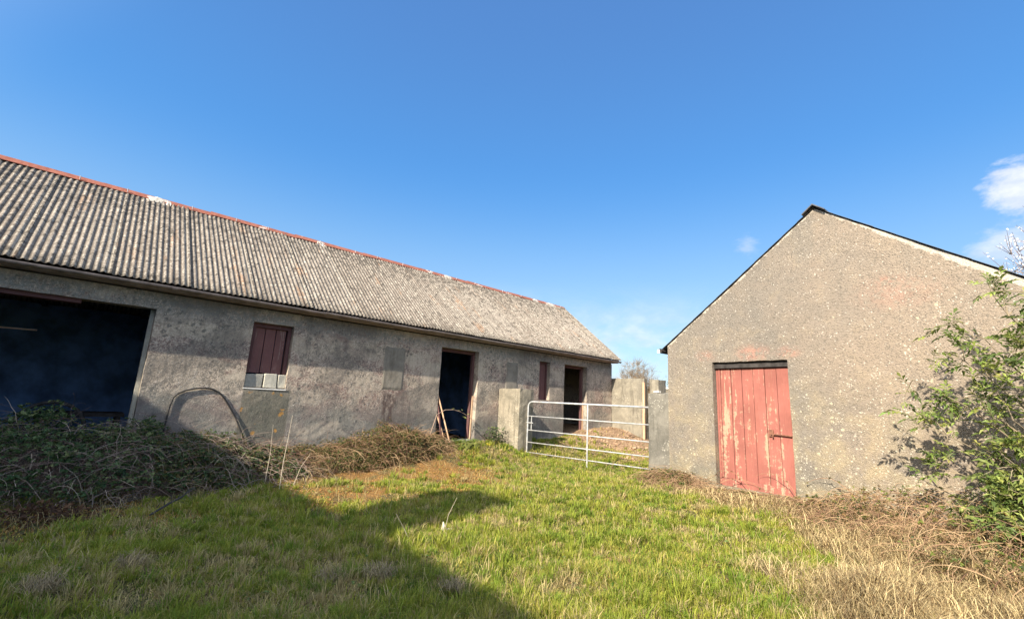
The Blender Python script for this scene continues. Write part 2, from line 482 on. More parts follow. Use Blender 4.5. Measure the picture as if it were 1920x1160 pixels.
MT['purple'] = mat('faded_maroon_paint', wood((0.17, 0.082, 0.078), (0.30, 0.22, 0.19), 0.8, 2, lo=0.44))
MT['maroon'] = mat('maroon_frame_paint', wood((0.11, 0.055, 0.055), (0.22, 0.17, 0.14), 0.3, 2))
MT['red'] = mat('peeling_red_paint', wood((0.265, 0.098, 0.078), (0.40, 0.275, 0.19), 1.0, 2, lo=0.43, grime=(0.26, 0.10, 0.07)))
MT['barewood'] = mat('bare_wood', wood((0.50, 0.33, 0.21), (0.62, 0.48, 0.34), 0.8, 2, lo=0.45, grime=(0.25, 0.12, 0.08)))
MT['darkwood'] = mat('tarred_wood', plain((0.05, 0.045, 0.043), 0.4, 9))
MT['tread'] = mat('rusty_iron', plain((0.17, 0.075, 0.045), 0.5, 25), 0.7, 0.4)
MT['stone'] = mat('hewn_stone', concrete((0.28, 0.275, 0.25), (0.42, 0.40, 0.34), 0.1, 0.1))
MT['stone2'] = mat('pale_stone', concrete((0.45, 0.43, 0.36), (0.62, 0.58, 0.48), 0.1, 0.2))
MT['moss'] = mat('mossy_stone_skin', plain((0.13, 0.14, 0.035), 0.5, 14, 0.9))
MT['slate'] = mat('roof_slate', plain((0.085, 0.088, 0.10), 0.35, 6), 0.6, 0.4)
MT['white'] = mat('whitewash', plain((0.74, 0.72, 0.68), 0.1, 9))
MT['mortar'] = mat('lime_mortar', plain((0.50, 0.455, 0.39), 0.25, 14, 0.8))
MT['galv'] = mat('galvanised_steel', m_galv)
MT['leaf'] = mat('leaf', leafy(0.35), 0.55, 0.35)
MT['grass'] = mat('grass_blade', leafy(0.42), 0.6, 0.25)
MT['straw'] = mat('dead_blade', leafy(0.25), 0.8, 0.2)
MT['twig'] = mat('twig_bark', leafy(0.0), 0.85, 0.2)
MT['ground'] = mat('soil_and_thatch', m_ground)
MT['black'] = mat('black_hose', plain((0.035, 0.033, 0.033), 0.3, 20), 0.6, 0.3)
MT['house'] = mat('house_render', plain((0.74, 0.71, 0.65), 0.1, 3))
MT['rubble'] = mat('broken_stone', plain((0.30, 0.205, 0.135), 0.5, 9, 0.6))
MT['yellow'] = mat('yellow_petal', plain((0.75, 0.60, 0.03), 0.1, 30))
MT['pale'] = mat('pale_pipe', plain((0.75, 0.55, 0.48), 0.1, 9))


# ------------------------------------------------------------------ mesh helpers
class MB:
    def __init__(s):
        s.v, s.f, s.c = [], [], []

    def box(s, lo, hi, jit=0.0, rot=None, at=None):
        n = len(s.v)
        for z in (lo[2], hi[2]):
            for (x, y) in ((lo[0], lo[1]), (hi[0], lo[1]), (hi[0], hi[1]), (lo[0], hi[1])):
                q = Vector((x + random.uniform(-jit, jit), y + random.uniform(-jit, jit), z + random.uniform(-jit, jit)))
                if rot is not None:
                    q = rot @ q
                if at is not None:
                    q = q + Vector(at)
                s.v.append(tuple(q))
        for f in ((0, 3, 2, 1), (4, 5, 6, 7), (0, 1, 5, 4), (1, 2, 6, 5), (2, 3, 7, 6), (3, 0, 4, 7)):
            s.f.append(tuple(n + i for i in f))
        return s

    def tube(s, pts, r, sides=6, tint=None):
        pts = [Vector(p) for p in pts]
        n0 = len(s.v)
        k = len(pts)
        for i, p in enumerate(pts):
            d = (pts[min(i + 1, k - 1)] - pts[max(i - 1, 0)])
            if d.length < 1e-9:
                d = Vector((0, 0, 1))
            d.normalize()
            a = d.orthogonal().normalized() if i == 0 else (a - d * a.dot(d)).normalized()
            b = d.cross(a)
            rr = r[i] if isinstance(r, (list, tuple)) else r
            for j in range(sides):
                w = 2 * math.pi * j / sides
                s.v.append(tuple(p + (a * math.cos(w) + b * math.sin(w)) * rr))
                if tint is not None:
                    s.c.append(tint)
        for i in range(k - 1):
            for j in range(sides):
                j2 = (j + 1) % sides
                s.f.append((n0 + i * sides + j, n0 + i * sides + j2, n0 + (i + 1) * sides + j2, n0 + (i + 1) * sides + j))
        s.f.append(tuple(n0 + j for j in reversed(range(sides))))
        s.f.append(tuple(n0 + (k - 1) * sides + j for j in range(sides)))
        return s

    def leaf(s, p, d, w, L, nrm, tint):
        """a folded leaf of two triangles pairs along d"""
        n0 = len(s.v)
        side = d.cross(nrm).normalized()
        lift = nrm * (w * 0.35)
        s.v += [tuple(p), tuple(p + d * L * 0.45 + side * w * 0.5 + lift), tuple(p + d * L - nrm * L * 0.12), tuple(p + d * L * 0.45 - side * w * 0.5 + lift), tuple(p + d * L * 0.5)]
        s.f += [(n0, n0 + 1, n0 + 4), (n0 + 1, n0 + 2, n0 + 4), (n0 + 2, n0 + 3, n0 + 4), (n0 + 3, n0, n0 + 4)]
        s.c += [tint] * 5
        return s

    def build(s, name, m, parent=None, smooth=False, bevel=0.0):
        me = bpy.data.meshes.new(name)
        me.from_pydata(s.v, [], s.f)
        if s.c and len(s.c) == len(s.v):
            at = me.color_attributes.new('tint', 'FLOAT_COLOR', 'POINT')
            arr = np.ones((len(s.v), 4), np.float32)
            arr[:, :3] = np.array(s.c, np.float32)
            at.data.foreach_set('color', arr.ravel())
        me.materials.append(MT[m] if isinstance(m, str) else m)
        if smooth:
            me.polygons.foreach_set('use_smooth', [True] * len(me.polygons))
        o = bpy.data.objects.new(name, me)
        COL.objects.link(o)
        if bevel:
            bv = o.modifiers.new('bevel', 'BEVEL')
            bv.width = bevel
            bv.segments = 2
            bv.limit_method = 'ANGLE'
        if parent is not None:
            o.parent = parent
        me.update()
        return o


def tag(o, label=None, cat=None, group=None, kind=None):
    if label:
        o['label'] = label
    if cat:
        o['category'] = cat
    if group:
        o['group'] = group
    if kind:
        o['kind'] = kind
    return o


def thing(name, label, cat, loc=(0, 0, 0), group=None, rotz=0.0):
    o = bpy.data.objects.new(name, None)
    o.empty_display_size = 0.2
    COL.objects.link(o)
    o.location = loc
    o.rotation_euler = (0, 0, rotz)
    return tag(o, label, cat, group)


def vn(x, y, f, seed=0):
    """2-D value noise, numpy, 0..1"""
    x = np.asarray(x, float) * f + 100.3 + seed * 7.7
    y = np.asarray(y, float) * f + 50.1 + seed * 3.1
    xi, yi = np.floor(x), np.floor(y)
    fx, fy = x - xi, y - yi
    fx, fy = fx * fx * (3 - 2 * fx), fy * fy * (3 - 2 * fy)

    def h(a, b):
        q = np.sin(a * 127.1 + b * 311.7 + seed * 74.7) * 43758.5453
        return q - np.floor(q)
    return (h(xi, yi) * (1 - fx) + h(xi + 1, yi) * fx) * (1 - fy) + (h(xi, yi + 1) * (1 - fx) + h(xi + 1, yi + 1) * fx) * fy


def fbm(x, y, f, seed=0):
    return vn(x, y, f, seed) * 0.55 + vn(x, y, f * 2.1, seed + 1) * 0.28 + vn(x, y, f * 4.3, seed + 2) * 0.17


def ss(a, b, x):
    t = np.clip((np.asarray(x, float) - a) / (b - a), 0, 1)
    return t * t * (3 - 2 * t)


def ghat(x, y):
    """signed distance in front of the shed gable plane"""
    return (8.384 - 0.0993 * np.asarray(x, float)) - np.asarray(y, float)


def hgt(x, y):
    x = np.asarray(x, float)
    y = np.asarray(y, float)
    near = ss(40, 15, np.hypot(x, y))
    h = (0.10 + 0.27 * ss(4.0, 6.5, y)) * ss(-7.7, -9.3, x) * near
    h = h + 0.40 * ss(9.7, 13.4, y) * near
    h = h + 0.02 * ss(1.1, 0.1, ghat(x, y)) * ss(-5.3, -4.6, x) * near * (y < 9)
    h = h + (fbm(x, y, 0.9, 3) - 0.5) * 0.12 * near + (fbm(x, y, 3.0, 5) - 0.5) * 0.05 * near
    h = h + 0.035 * ss(0.5, 0.75, fbm(x, y, 1.9, 9)) * near
    # broken spoil heap before the far door
    h = h + 0.04 * near * np.exp(-(((x + 8.2) / 0.9) ** 2 + ((y - 12.4) / 0.9) ** 2)) * (0.5 + fbm(x, y, 4, 11))
    return h


_gx, _gy = np.meshgrid(np.arange(-14, 5, 0.05), np.arange(-6, 17, 0.05))
_GH = hgt(_gx, _gy).tolist()


def hz(x, y):
    a = min(max((x + 14) / 0.05, 0), 378.9)
    b = min(max((y + 6) / 0.05, 0), 458.9)
    i, j = int(a), int(b)
    a -= i
    b -= j
    return (_GH[j][i] * (1 - a) + _GH[j][i + 1] * a) * (1 - b) + (_GH[j + 1][i] * (1 - a) + _GH[j + 1][i + 1] * a) * b


def vs(x, y, f, seed=0):
    """scalar value noise"""
    x = x * f + 100.3 + seed * 7.7
    y = y * f + 50.1 + seed * 3.1
    xi, yi = math.floor(x), math.floor(y)
    fx, fy = x - xi, y - yi
    fx, fy = fx * fx * (3 - 2 * fx), fy * fy * (3 - 2 * fy)

    def h(a, b):
        return (math.sin(a * 127.1 + b * 311.7 + seed * 74.7) * 43758.5453) % 1.0
    return (h(xi, yi) * (1 - fx) + h(xi + 1, yi) * fx) * (1 - fy) + (h(xi, yi + 1) * (1 - fx) + h(xi + 1, yi + 1) * fx) * fy


# ------------------------------------------------------------------ ground
def make_ground():
    def axis(a, b, st, far):
        c = list(np.arange(a, b + 1e-6, st))
        lo, hi = [], []
        d = st
        x = a
        while x > -far:
            d *= 1.35
            x -= d
            lo.append(x)
        d = st
        x = b
        while x < far:
            d *= 1.35
            x += d
            hi.append(x)
        return np.array(lo[::-1] + c + hi)
    xs = axis(-11.0, 3.0, 0.08, 1500)
    ys = axis(-3.0, 15.0, 0.08, 1500)
    X, Y = np.meshgrid(xs, ys)
    Z = hgt(X, Y)
    nx, ny = len(xs), len(ys)
    v = np.stack([X.ravel(), Y.ravel(), Z.ravel()], 1)
    i = np.arange(nx * ny).reshape(ny, nx)
    f = np.stack([i[:-1, :-1].ravel(), i[:-1, 1:].ravel(), i[1:, 1:].ravel(), i[1:, :-1].ravel()], 1)
    me = bpy.data.meshes.new('ground')
    me.from_pydata(v.tolist(), [], f.tolist())
    me.polygons.foreach_set('use_smooth', [True] * len(f))
    me.materials.append(MT['ground'])
    o = bpy.data.objects.new('ground', me)
    COL.objects.link(o)
    o['kind'] = 'structure'


make_ground()


# ------------------------------------------------------------------ walls with openings
def wall_panel(name, m, parent, to_world, u0, u1, z0, z1, holes, thick, step=0.09, top=None, rough=0.004, seed=0):
    """a wall in (u, z), outer face at depth 0, inner at depth thick; holes = (ua, ub, za, zb);
    top(u) gives a sloping head above z1"""
    us = sorted({u0, u1, *[h[0] for h in holes], *[h[1] for h in holes]} | ({top[1]} if top else set()))
    zs = sorted({z0, z1, *[h[2] for h in holes], *[h[3] for h in holes]})
    us = [u for u in us if u0 <= u <= u1]
    zs = [z for z in zs if z0 <= z <= z1]

    def fill(a):
        out = []
        for p, q in zip(a[:-1], a[1:]):
            k = max(1, int(round((q - p) / step)))
            out += [p + (q - p) * i / k for i in range(k)]
        return out + [a[-1]]
    U, Z = fill(us), fill(zs)
    vid, V, Fc = {}, [], []

    def vert(i, key, u, z, d):
        k = (i, key, d)
        if k not in vid:
            nd = 0.0
            du = dz = 0.0
            if d == 0:
                nd = (vs(u, z, 1.7, 20 + seed) - 0.5) * 3 * rough + ((vs(u, z, 11, 31 + seed)) - 0.5) * rough
                if u not in (u0, u1):
                    du = ((vs(u, z, 9, 41)) - 0.5) * rough * 2.2
                    if key not in (0, len(Z) - 1):
                        dz = ((vs(u, z, 9, 43)) - 0.5) * rough * 2.2
            vid[k] = len(V)
            V.append(to_world(u + du, z + dz, (thick if d else 0) + nd))
        return vid[k]

    def solid(i, j):
        if i < 0 or j < 0 or i >= len(U) - 1 or j >= len(Z) - 1:
            return False
        uc, zc = (U[i] + U[i + 1]) / 2, (Z[j] + Z[j + 1]) / 2
        return not any(h[0] < uc < h[1] and h[2] < zc < h[3] for h in holes)
    for i in range(len(U) - 1):
        for j in range(len(Z) - 1):
            if not solid(i, j):
                continue
            a = [(i, j), (i + 1, j), (i + 1, j + 1), (i, j + 1)]
            o_ = [vert(p, q, U[p], Z[q], 0) for p, q in a]
            n_ = [vert(p, q, U[p], Z[q], 1) for p, q in a]
            Fc.append(tuple(o_))
            Fc.append(tuple(reversed(n_)))
            for (di, dj), (p, q) in (((0, -1), (0, 1)), ((1, 0), (1, 2)), ((0, 1), (2, 3)), ((-1, 0), (3, 0))):
                if top and dj == 1 and j == len(Z) - 2:
                    continue
                if not solid(i + di, j + dj):
                    Fc.append((o_[q], o_[p], n_[p], n_[q]))
    if top:
        fn = top[0]
        NR = 22
        J = len(Z) - 1
        for i in range(len(U) - 1):
            for r in range(NR):
                q = []
                for (ii, rr) in ((i, r), (i + 1, r), (i + 1, r + 1), (i, r + 1)):
                    zt = z1 + (fn(U[ii]) - z1) * rr / NR
                    q.append((ii, J if rr == 0 else ('t', rr), U[ii], zt))
                o_ = [vert(*k, 0) for k in q]
                n_ = [vert(*k, 1) for k in q]
                Fc.append(tuple(o_))
                Fc.append(tuple(reversed(n_)))
                if r == NR - 1:
                    Fc.append((o_[3], o_[2], n_[2], n_[3]))
                if i == 0:
                    Fc.append((o_[0], o_[3], n_[3], n_[0]))
                if i == len(U) - 2:
                    Fc.append((o_[2], o_[1], n_[1], n_[2]))
    mb = MB()
    mb.v, mb.f = V, Fc
    return mb.build(name, m, parent)


# ------------------------------------------------------------------ the long barn
FX = -9.4
BY0, BY1 = -4.0, 13.62
EZ, EX, RX, RZ = 3.048, -9.09, -11.84, 5.272
barn = thing('barn', 'long low grey rendered farm building with corrugated roof on the left', 'barn', (0, 0, 0))
holes = [(-3.0, 0.713, -0.5, 2.663), (2.162, 2.881, 1.469, 2.682), (6.388, 7.577, 0.42, 2.700), (9.917, 10.385, 1.553, 2.688), (11.058, 12.212, 0.40, 2.70)]
wall_panel('wall', 'barn', barn, lambda u, z, d: (FX - d, u, z), BY0, BY1, -0.4, 2.93, holes, 0.28, 0.10, rough=0.006)
# rear wall, ends, floor, partitions
BX = RX - (FX - RX)


def gable_end(y, nm):
    mb = MB()
    t0 = 0.25
    prof = [(BX, -0.4), (FX - 0.283, -0.4), (FX - 0.283, 3.22), (RX, RZ - 0.07), (BX, 3.22)]
    for yy in (y, y - t0):
        mb.v += [(px, yy, pz) for px, pz in prof]
    mb.f = [(0, 1, 2, 3, 4), (9, 8, 7, 6, 5)] + [(i, (i + 1) % 5, 5 + (i + 1) % 5, 5 + i)[::-1] for i in range(5)]
    mb.build(nm, 'barn', barn)


gable_end(BY1, 'gable_wall')
gable_end(BY0 + 0.25, 'gable_wall')
MB().box((BX - 0.25, BY0, -0.4), (BX - 0.003, BY1, 3.06)).build('rear_wall', 'inside', barn)
MB().box((BX, BY0 + 0.26, -0.3), (FX - 0.285, BY1 - 0.26, 0.20)).build('floor', 'floor', barn)
for yy in (3.6, 8.8):
    MB().box((BX + 0.01, yy, 0.205), (FX - 0.30, yy + 0.15, 3.0)).build('partition', 'inside', barn)
# roof: corrugated sheets, each sheet twelve corrugations wide
slope = math.atan2(RZ - EZ, EX - RX)
nv = Vector((math.sin(slope), 0, math.cos(slope)))
PITCH, AMP = 0.084, 0.0125


def sheet_mesh(nc=12, samples=8, rows=10):
    mb = MB()
    n = nc * samples + 3
    L = math.hypot(RZ - EZ, EX - RX)
    for r in range(rows + 1):
        for k in range(n + 1):
            y = k * PITCH / samples
            w = AMP * math.sin(2 * math.pi * y / PITCH)
            # sheet lies a hair higher at its lapped edge
            w += 0.016 * k / n + (ry.uniform(-0.0012, 0.0012))
            x = -L * r / rows
            mb.v.append((x, y, w))
    for r in range(rows):
        for k in range(n):
            a = r * (n + 1) + k
            mb.f.append((a, a + 1, a + n + 2, a + n + 1))
    # turn down the thickness at the eave
    b0 = len(mb.v)
    for k in range(n + 1):
        x, y, z = mb.v[k]
        mb.v.append((x, y, z - 0.007))
    for k in range(n):
        mb.f.append((k + 1, k, b0 + k, b0 + k + 1))
    me = bpy.data.meshes.new('roof_sheet')
    me.from_pydata(mb.v, [], mb.f)
    me.polygons.foreach_set('use_smooth', [True] * len(me.polygons))
    me.materials.append(MT['sheet'])
    return me


ry = random.Random(3)
sm = sheet_mesh()
SW = 12 * PITCH
ns = 18
y = BY0
ry = random.Random(3)
for i in range(ns + 1):
    if y > BY1 + 0.0:
        break
    o = bpy.data.objects.new('roof_sheet', sm)
    COL.objects.link(o)
    o.parent = barn
    o.location = (EX + ry.uniform(-0.012, 0.012), y, EZ + 0.005 + ry.uniform(0, 0.004))
    o.rotation_euler = (0, slope + ry.uniform(-0.0015, 0.0015), 0)
    if y + SW > BY1 + 0.12:
        o.scale = (1, (BY1 + 0.10 - y) / SW, 1)
    y += SW
# back slope
mb = MB()
for yy in (BY0, BY1 + 0.1):
    mb.v += [(RX, yy, RZ + 0.0), (BX - 0.31, yy, EZ), (BX - 0.31, yy, EZ - 0.03), (RX, yy, RZ - 0.03)]
mb.f = [(0, 1, 5, 4), (1, 2, 6, 5), (2, 3, 7, 6), (3, 0, 4, 7), (3, 2, 1, 0), (4, 5, 6, 7)]
mb.build('rear_roof_slope', 'sheet', barn)
# purlins and wall plate under the front slope (close the gap behind the gutter)
mb = MB()
mb.box((FX - 0.275, BY0 + 0.02, 2.931), (FX - 0.02, BY1 - 0.003, 3.27))
mb.build('wall_plate', 'darkwood', barn)
for k in (0.3, 0.62):
    cx, cz = EX + (RX - EX) * k, EZ + (RZ - EZ) * k
    MB().box((cx - 0.04, BY0 + 0.3, cz - 0.17), (cx + 0.04, BY1 - 0.3, cz - 0.06)).build('purlin', 'darkwood', barn)
# eave board and gutter lengths
gy = BY0
gi = 0
while gy < BY1:
    g1 = min(gy + 2.44, BY1 + 0.06)
    mb = MB()
    R0 = 0.045
    cx, cz = EX + 0.0, EZ - 0.006
    prof = []
    for k in range(9):
        a = math.pi + math.pi * k / 8
        prof.append((cx + R0 * math.cos(a), cz - 0.0 + R0 * math.sin(a)))
    for k in range(8, -1, -1):
        a = math.pi + math.pi * k / 8
        prof.append((cx + (R0 - 0.006) * math.cos(a), cz + (R0 - 0.006) * math.sin(a)))
    dr = ry.uniform(-0.008, 0.008)
    for yy, dz in ((gy, dr), (g1 - 0.01, -dr)):
        mb.v += [(a, yy, b + dz - 0.03) for a, b in prof]
    n = len(prof)
    mb.f = [(i, (i + 1) % n, n + (i + 1) % n, n + i) for i in range(n)]
    g = mb.build('gutter', 'gutter', barn, smooth=False)
    MB().tube([(cx, g1 - 0.035, cz - 0.03 + 0.001), (cx, g1 + 0.03, cz - 0.03 + 0.001)], 0.001, 4)
    c = MB()
    for yy in (g1 - 0.05, g1 + 0.02):
        c.v += [(cx + (R0 + 0.009) * math.cos(math.pi + math.pi * k / 8), yy, cz - 0.03 + (R0 + 0.009) * math.sin(math.pi + math.pi * k / 8)) for k in range(9)]
    c.f = [(i, i + 1, 9 + i + 1, 9 + i) for i in range(8)]
    c.build('gutter_joint', 'gutter', g)
    gy = g1
    gi += 1
MB().box((FX + 0.012, BY0 + 0.02, 2.955), (FX + 0.245, BY1 + 0.05, 2.985)).build('soffit_board', 'gutter', barn)
MB().box((FX - 0.02, BY1 + 0.003, 2.99), (EX - 0.05, BY1 + 0.07, 3.10)).build('eave_block', 'gutter', barn)
# ridge cap lengths
gy = BY0
ends = []
while gy < BY1:
    g1 = min(gy + 1.83, BY1 + 0.12)
    mb = MB()
    n = 0
    w, t0 = 0.135, 0.01
    ang = slope
    prof = [(-w * math.cos(ang), -w * math.sin(ang)), (-0.045, -0.02), (-0.02, 0.012), (0.02, 0.012), (0.045, -0.02), (w * math.cos(ang), -w * math.sin(ang))]
    prof2 = [(a * 1.0, b + t0) for a, b in prof][::-1]
    P = prof + prof2
    dz0, dz1 = ry.uniform(0, 0.012), ry.uniform(0, 0.012)
    for yy, dz in ((gy, dz0 + 0.012), (g1 + 0.05, dz1)):
        mb.v += [(RX + a, yy, RZ + b + 0.018 + dz) for a, b in P]
    n = len(P)
    mb.f = [((i + 1) % n, i, n + i, n + (i + 1) % n) for i in range(n)] + [tuple(range(n)), tuple(reversed(range(n, 2 * n)))]
    rc = mb.build('ridge_cap', 'ridge', barn)
    ends.append(g1)
    for k in range(2):
        yy = gy + (k + 0.5) * (g1 - gy) / 2 + ry.uniform(-0.2, 0.2)
        MB().tube([(RX + 0.10, yy, RZ - 0.03), (RX + 0.105, yy, RZ + 0.04)], 0.009, 5).build('roofing_bolt', 'galv', rc)
    gy = g1
# lumps of white mortar at a few ridge joints
for yy, L in ((0.55, 0.42), (3.95, 0.2), (8.0, 0.3), (12.9, 0.6)):
    mb = MB()
    for k in range(8):
        a = k / 7
        y0 = yy + (a - 0.5) * L
        hgt_ = 0.006 + 0.022 * math.sin(a * math.pi) + random.uniform(0, 0.012)
        mb.v += [(RX + 0.15 + random.uniform(-.03, .02), y0, RZ - 0.105), (RX + 0.06, y0, RZ - 0.005 + hgt_), (RX, y0, RZ + 0.028 + hgt_), (RX - 0.06, y0, RZ - 0.005 + hgt_), (RX - 0.12, y0, RZ - 0.1)]
    for k in range(7):
        for j in range(4):
            a = k * 5 + j
            mb.f.append((a, a + 1, a + 6, a + 5))
    mb.build('mortar_patch', MT['mortar'], barn)

# window 1: three purple boards in a frame, three stones packed in below
win = MB().box((FX - 0.20, 2.170, 2.60), (FX - 0.10, 2.876, 2.676)).box((FX - 0.20, 2.170, 1.742), (FX - 0.10, 2.235, 2.599)).box((FX - 0.20, 2.812, 1.742), (FX - 0.10, 2.876, 2.599)).build('window', 'maroon', barn, bevel=0.004)
yy = 2.24
for wd in (0.185, 0.19, 0.185):
    MB().box((FX - 0.185, yy, 1.745 + random.uniform(0, .01)), (FX - 0.15 + random.uniform(-.006, .006), yy + wd - 0.012, 2.597), 0.002).build('board', 'purple', win, bevel=0.004)
    yy += wd
for (a, b, mname, z1) in ((2.168, 2.462, 'stone', 1.725), (2.486, 2.720, 'stone2', 1.738), (2.742, 2.875, 'stone2', 1.742)):
    MB().box((FX - 0.20, a, 1.475), (FX - 0.03 + random.uniform(-.012, .012), b, z1), 0.012).build('sill_stone', mname, barn, bevel=0.012)
MB().box((FX - 0.03, 2.15, 1.448), (FX + 0.012, 2.89, 1.468), 0.002).build('sill_bead', 'white', barn)
# small window 2
win = MB().box((FX - 0.20, 9.922, 2.62), (FX - 0.12, 10.38, 2.684)).box((FX - 0.20, 9.922, 1.56), (FX - 0.12, 9.975, 2.619)).box((FX - 0.20, 10.33, 1.56), (FX - 0.12, 10.38, 2.619)).build('window', 'maroon', barn, bevel=0.004)
for a in (9.977, 10.157):
    MB().box((FX - 0.195, a, 1.56), (FX - 0.16, a + 0.17, 2.615), 0.002).build('board', 'purple', win, bevel=0.004)
# door frames
for (a, b, z0) in ((6.388, 7.577, 0.42), (11.058, 12.212, 0.40)):
    fr = MB().box((FX - 0.26, a + 0.003, z0), (FX - 0.17, a + 0.07, 2.615), 0.003).box((FX - 0.26, b - 0.075, z0), (FX - 0.17, b - 0.004, 2.615), 0.003).box((FX - 0.26, a + 0.003, 2.62), (FX - 0.17, b - 0.004, 2.695)).build('door_frame', 'maroon', barn, bevel=0.004)
    MB().box((FX - 0.15, b - 0.050, z0), (FX - 0.125, b - 0.006, 1.55), 0.005).build('split_batten', 'barewood', fr)
# threshold of the middle door: stones
for (a, b) in ((6.40, 6.85), (6.88, 7.2), (7.22, 7.56)):
    MB().box((FX - 0.27, a, 0.25), (FX - 0.02, b, 0.46 + random.uniform(-0.02, 0.02)), 0.012).build('threshold_stone', 'stone', barn, bevel=0.012)
# lintel board over the big opening and its jamb edge
MB().box((FX - 0.26, -3.0, 2.60), (FX - 0.06, -0.2, 2.662), 0.002).build('lintel_board', 'maroon', barn)
MB().box((FX - 0.27, 0.655, 0.2), (FX - 0.15, 0.709, 2.66), 0.003).build('jamb_post', 'stone', barn)
# walled-up windows: smoother cement, 12 mm back, with an open joint
for (a, b, z0, z1) in ((4.82, 5.42, 1.49, 2.62), (8.53, 9.05, 1.50, 2.62)):
    mb = MB()
    N = 8
    for i in range(N + 1):
        for j in range(N + 1):
            y_, z_ = a + (b - a) * i / N, z0 + (z1 - z0) * j / N
            e = 0.0 if 0 < i < N and 0 < j < N else -0.03
            mb.v.append((FX + 0.014 + e + random.uniform(0, 0.003), y_, z_))
    for i in range(N):
        for j in range(N):
            q = i * (N + 1) + j
            mb.f.append((q, q + N + 1, q + N + 2, q + 1))
    mb.build('walled_up_window', 'patch', barn)

# things inside the dark cart bay
tag(MB().tube([(-11.5, -2.6, 2.24), (-11.5, -0.71, 2.27)], 0.014, 6).build('hanging_batten', 'pale'), 'thin pale batten hanging level inside the dark cart bay', 'batten')
cart = thing('cart_wheel', 'dark spoked wheel leaning in the shadow of the cart bay', 'wheel', (-10.6, -0.25, 0.2))
mb = MB()
pts = [(0.05 + 0.1 * (1 - math.sin(a)), 0.42 * math.cos(a), 0.46 + 0.42 * math.sin(a)) for a in [2 * math.pi * i / 24 for i in range(25)]]
mb.tube(pts, 0.03, 6).build('rim', 'darkwood', cart)
for k in range(8):
    a = 2 * math.pi * k / 8
    MB().tube([(0.15, 0, 0.46), (0.05 + 0.1 * (1 - math.sin(a)), 0.41 * math.cos(a), 0.46 + 0.41 * math.sin(a))], 0.016, 5).build('spoke', 'darkwood', cart)
bench = thing('work_bench', 'dark rough bench standing inside the cart bay', 'bench', (-11.6, 0.1, 0.2))
MB().box((-0.35, -0.6, 0.62), (0.35, 0.6, 0.68), 0.004).build('top', 'darkwood', bench)
for sx in (-0.3, 0.3):
    for sy in (-0.52, 0.52):
        MB().box((sx - 0.035, sy - 0.035, 0), (sx + 0.035, sy + 0.035, 0.617)).build('leg', 'darkwood', bench)

# posts, tie beams and stored fence rails in the cart bay
for yy in (-1.9, 1.6):
    MB().box((-10.75, yy, 0.205), (-10.62, yy + 0.13, 3.1), 0.004).build('post', 'floor', barn)
for yy in (-2.6, -0.9, 0.8, 2.5, 5.2, 7.0, 10.4, 12.3):
    MB().box((BX + 0.02, yy, 3.0), (FX - 0.29, yy + 0.09, 3.14), 0.003).build('tie_beam', 'floor', barn)
for k in range(2):
    tag(MB().tube([(-12.2 + k * 0.12, -2.2 + k * 0.3, 0.22), (-12.6 + k * 0.1, -1.6 + k * 0.34, 2.3 - k * 0.15)], 0.03, 6).build('stored_pole', 'floor'), ['left of two dim poles leaning at the back of the dark cart bay', 'right of two dim poles leaning at the back of the dark cart bay'][k], 'pole', 'poles stored in the cart bay')

# black hoop of pipe against the wall
hp = [(-9.375, 1.10, 0.35), (-9.375, 1.12, 0.8), (-9.375, 1.13, 1.10), (-9.378, 1.16, 1.25), (-9.38, 1.22, 1.32), (-9.38, 1.32, 1.375), (-9.38, 1.45, 1.41), (-9.38, 1.58, 1.425), (-9.38, 1.68, 1.415), (-9.38, 1.80, 1.36), (-9.38, 1.90, 1.25), (-9.38, 1.99, 1.12), (-9.375, 2.12, 0.92), (-9.37, 2.25, 0.66), (-9.36, 2.4, 0.35)]
tag(MB().tube(hp, 0.013, 7).build('pipe_hoop', 'black', smooth=True), 'black pipe bent in a hoop against the barn wall above the brambles', 'pipe')

# ------------------------------------------------------------------ pillar, stub wall, far walls
def block(name, m, lo, hi, label, cat, jit=0.008, seg=0.12, group=None, topjag=0.0):
    """masonry block with a slightly uneven gridded surface"""
    mb = MB()
    n = [max(1, int((hi[i] - lo[i]) / seg)) for i in range(3)]
    ids = {}

    def vid(i, j, k):
        if (i, j, k) not in ids:
            p = [lo[0] + (hi[0] - lo[0]) * i / n[0], lo[1] + (hi[1] - lo[1]) * j / n[1], lo[2] + (hi[2] - lo[2]) * k / n[2]]
            ed = (i in (0, n[0])) + (j in (0, n[1])) + (k in (0, n[2]))
            q = [v + random.uniform(-jit, jit) * 0.6 for v in p]
            if ed >= 2:
                c = [(lo[a] + hi[a]) / 2 for a in range(3)]
                q = [v + (-0.008 if v > c[a] else 0.008) * (1 if (i, j, k)[a] in (0, n[a]) else 0) * random.uniform(0.3, 1.6) for a, v in enumerate(q)]
            if k == n[2] and topjag:
                q[2] -= random.uniform(0, topjag)
            ids[(i, j, k)] = len(mb.v)
            mb.v.append(tuple(q))
        return ids[(i, j, k)]
    for ax in range(3):
        a, b = [x for x in range(3) if x != ax]
        for side in (0, n[ax]):
            for i in range(n[a]):
                for j in range(n[b]):
                    q = []
                    for (di, dj) in ((0, 0), (1, 0), (1, 1), (0, 1)):
                        t = [0, 0, 0]
                        t[ax] = side
                        t[a] = i + di
                        t[b] = j + dj
                        q.append(vid(*t))
                    fl = (side == 0) ^ (ax == 1)
                    mb.f.append(tuple(q[::-1] if fl else q))
    o = mb.build(name, m)
    return tag(o, label, cat, group)


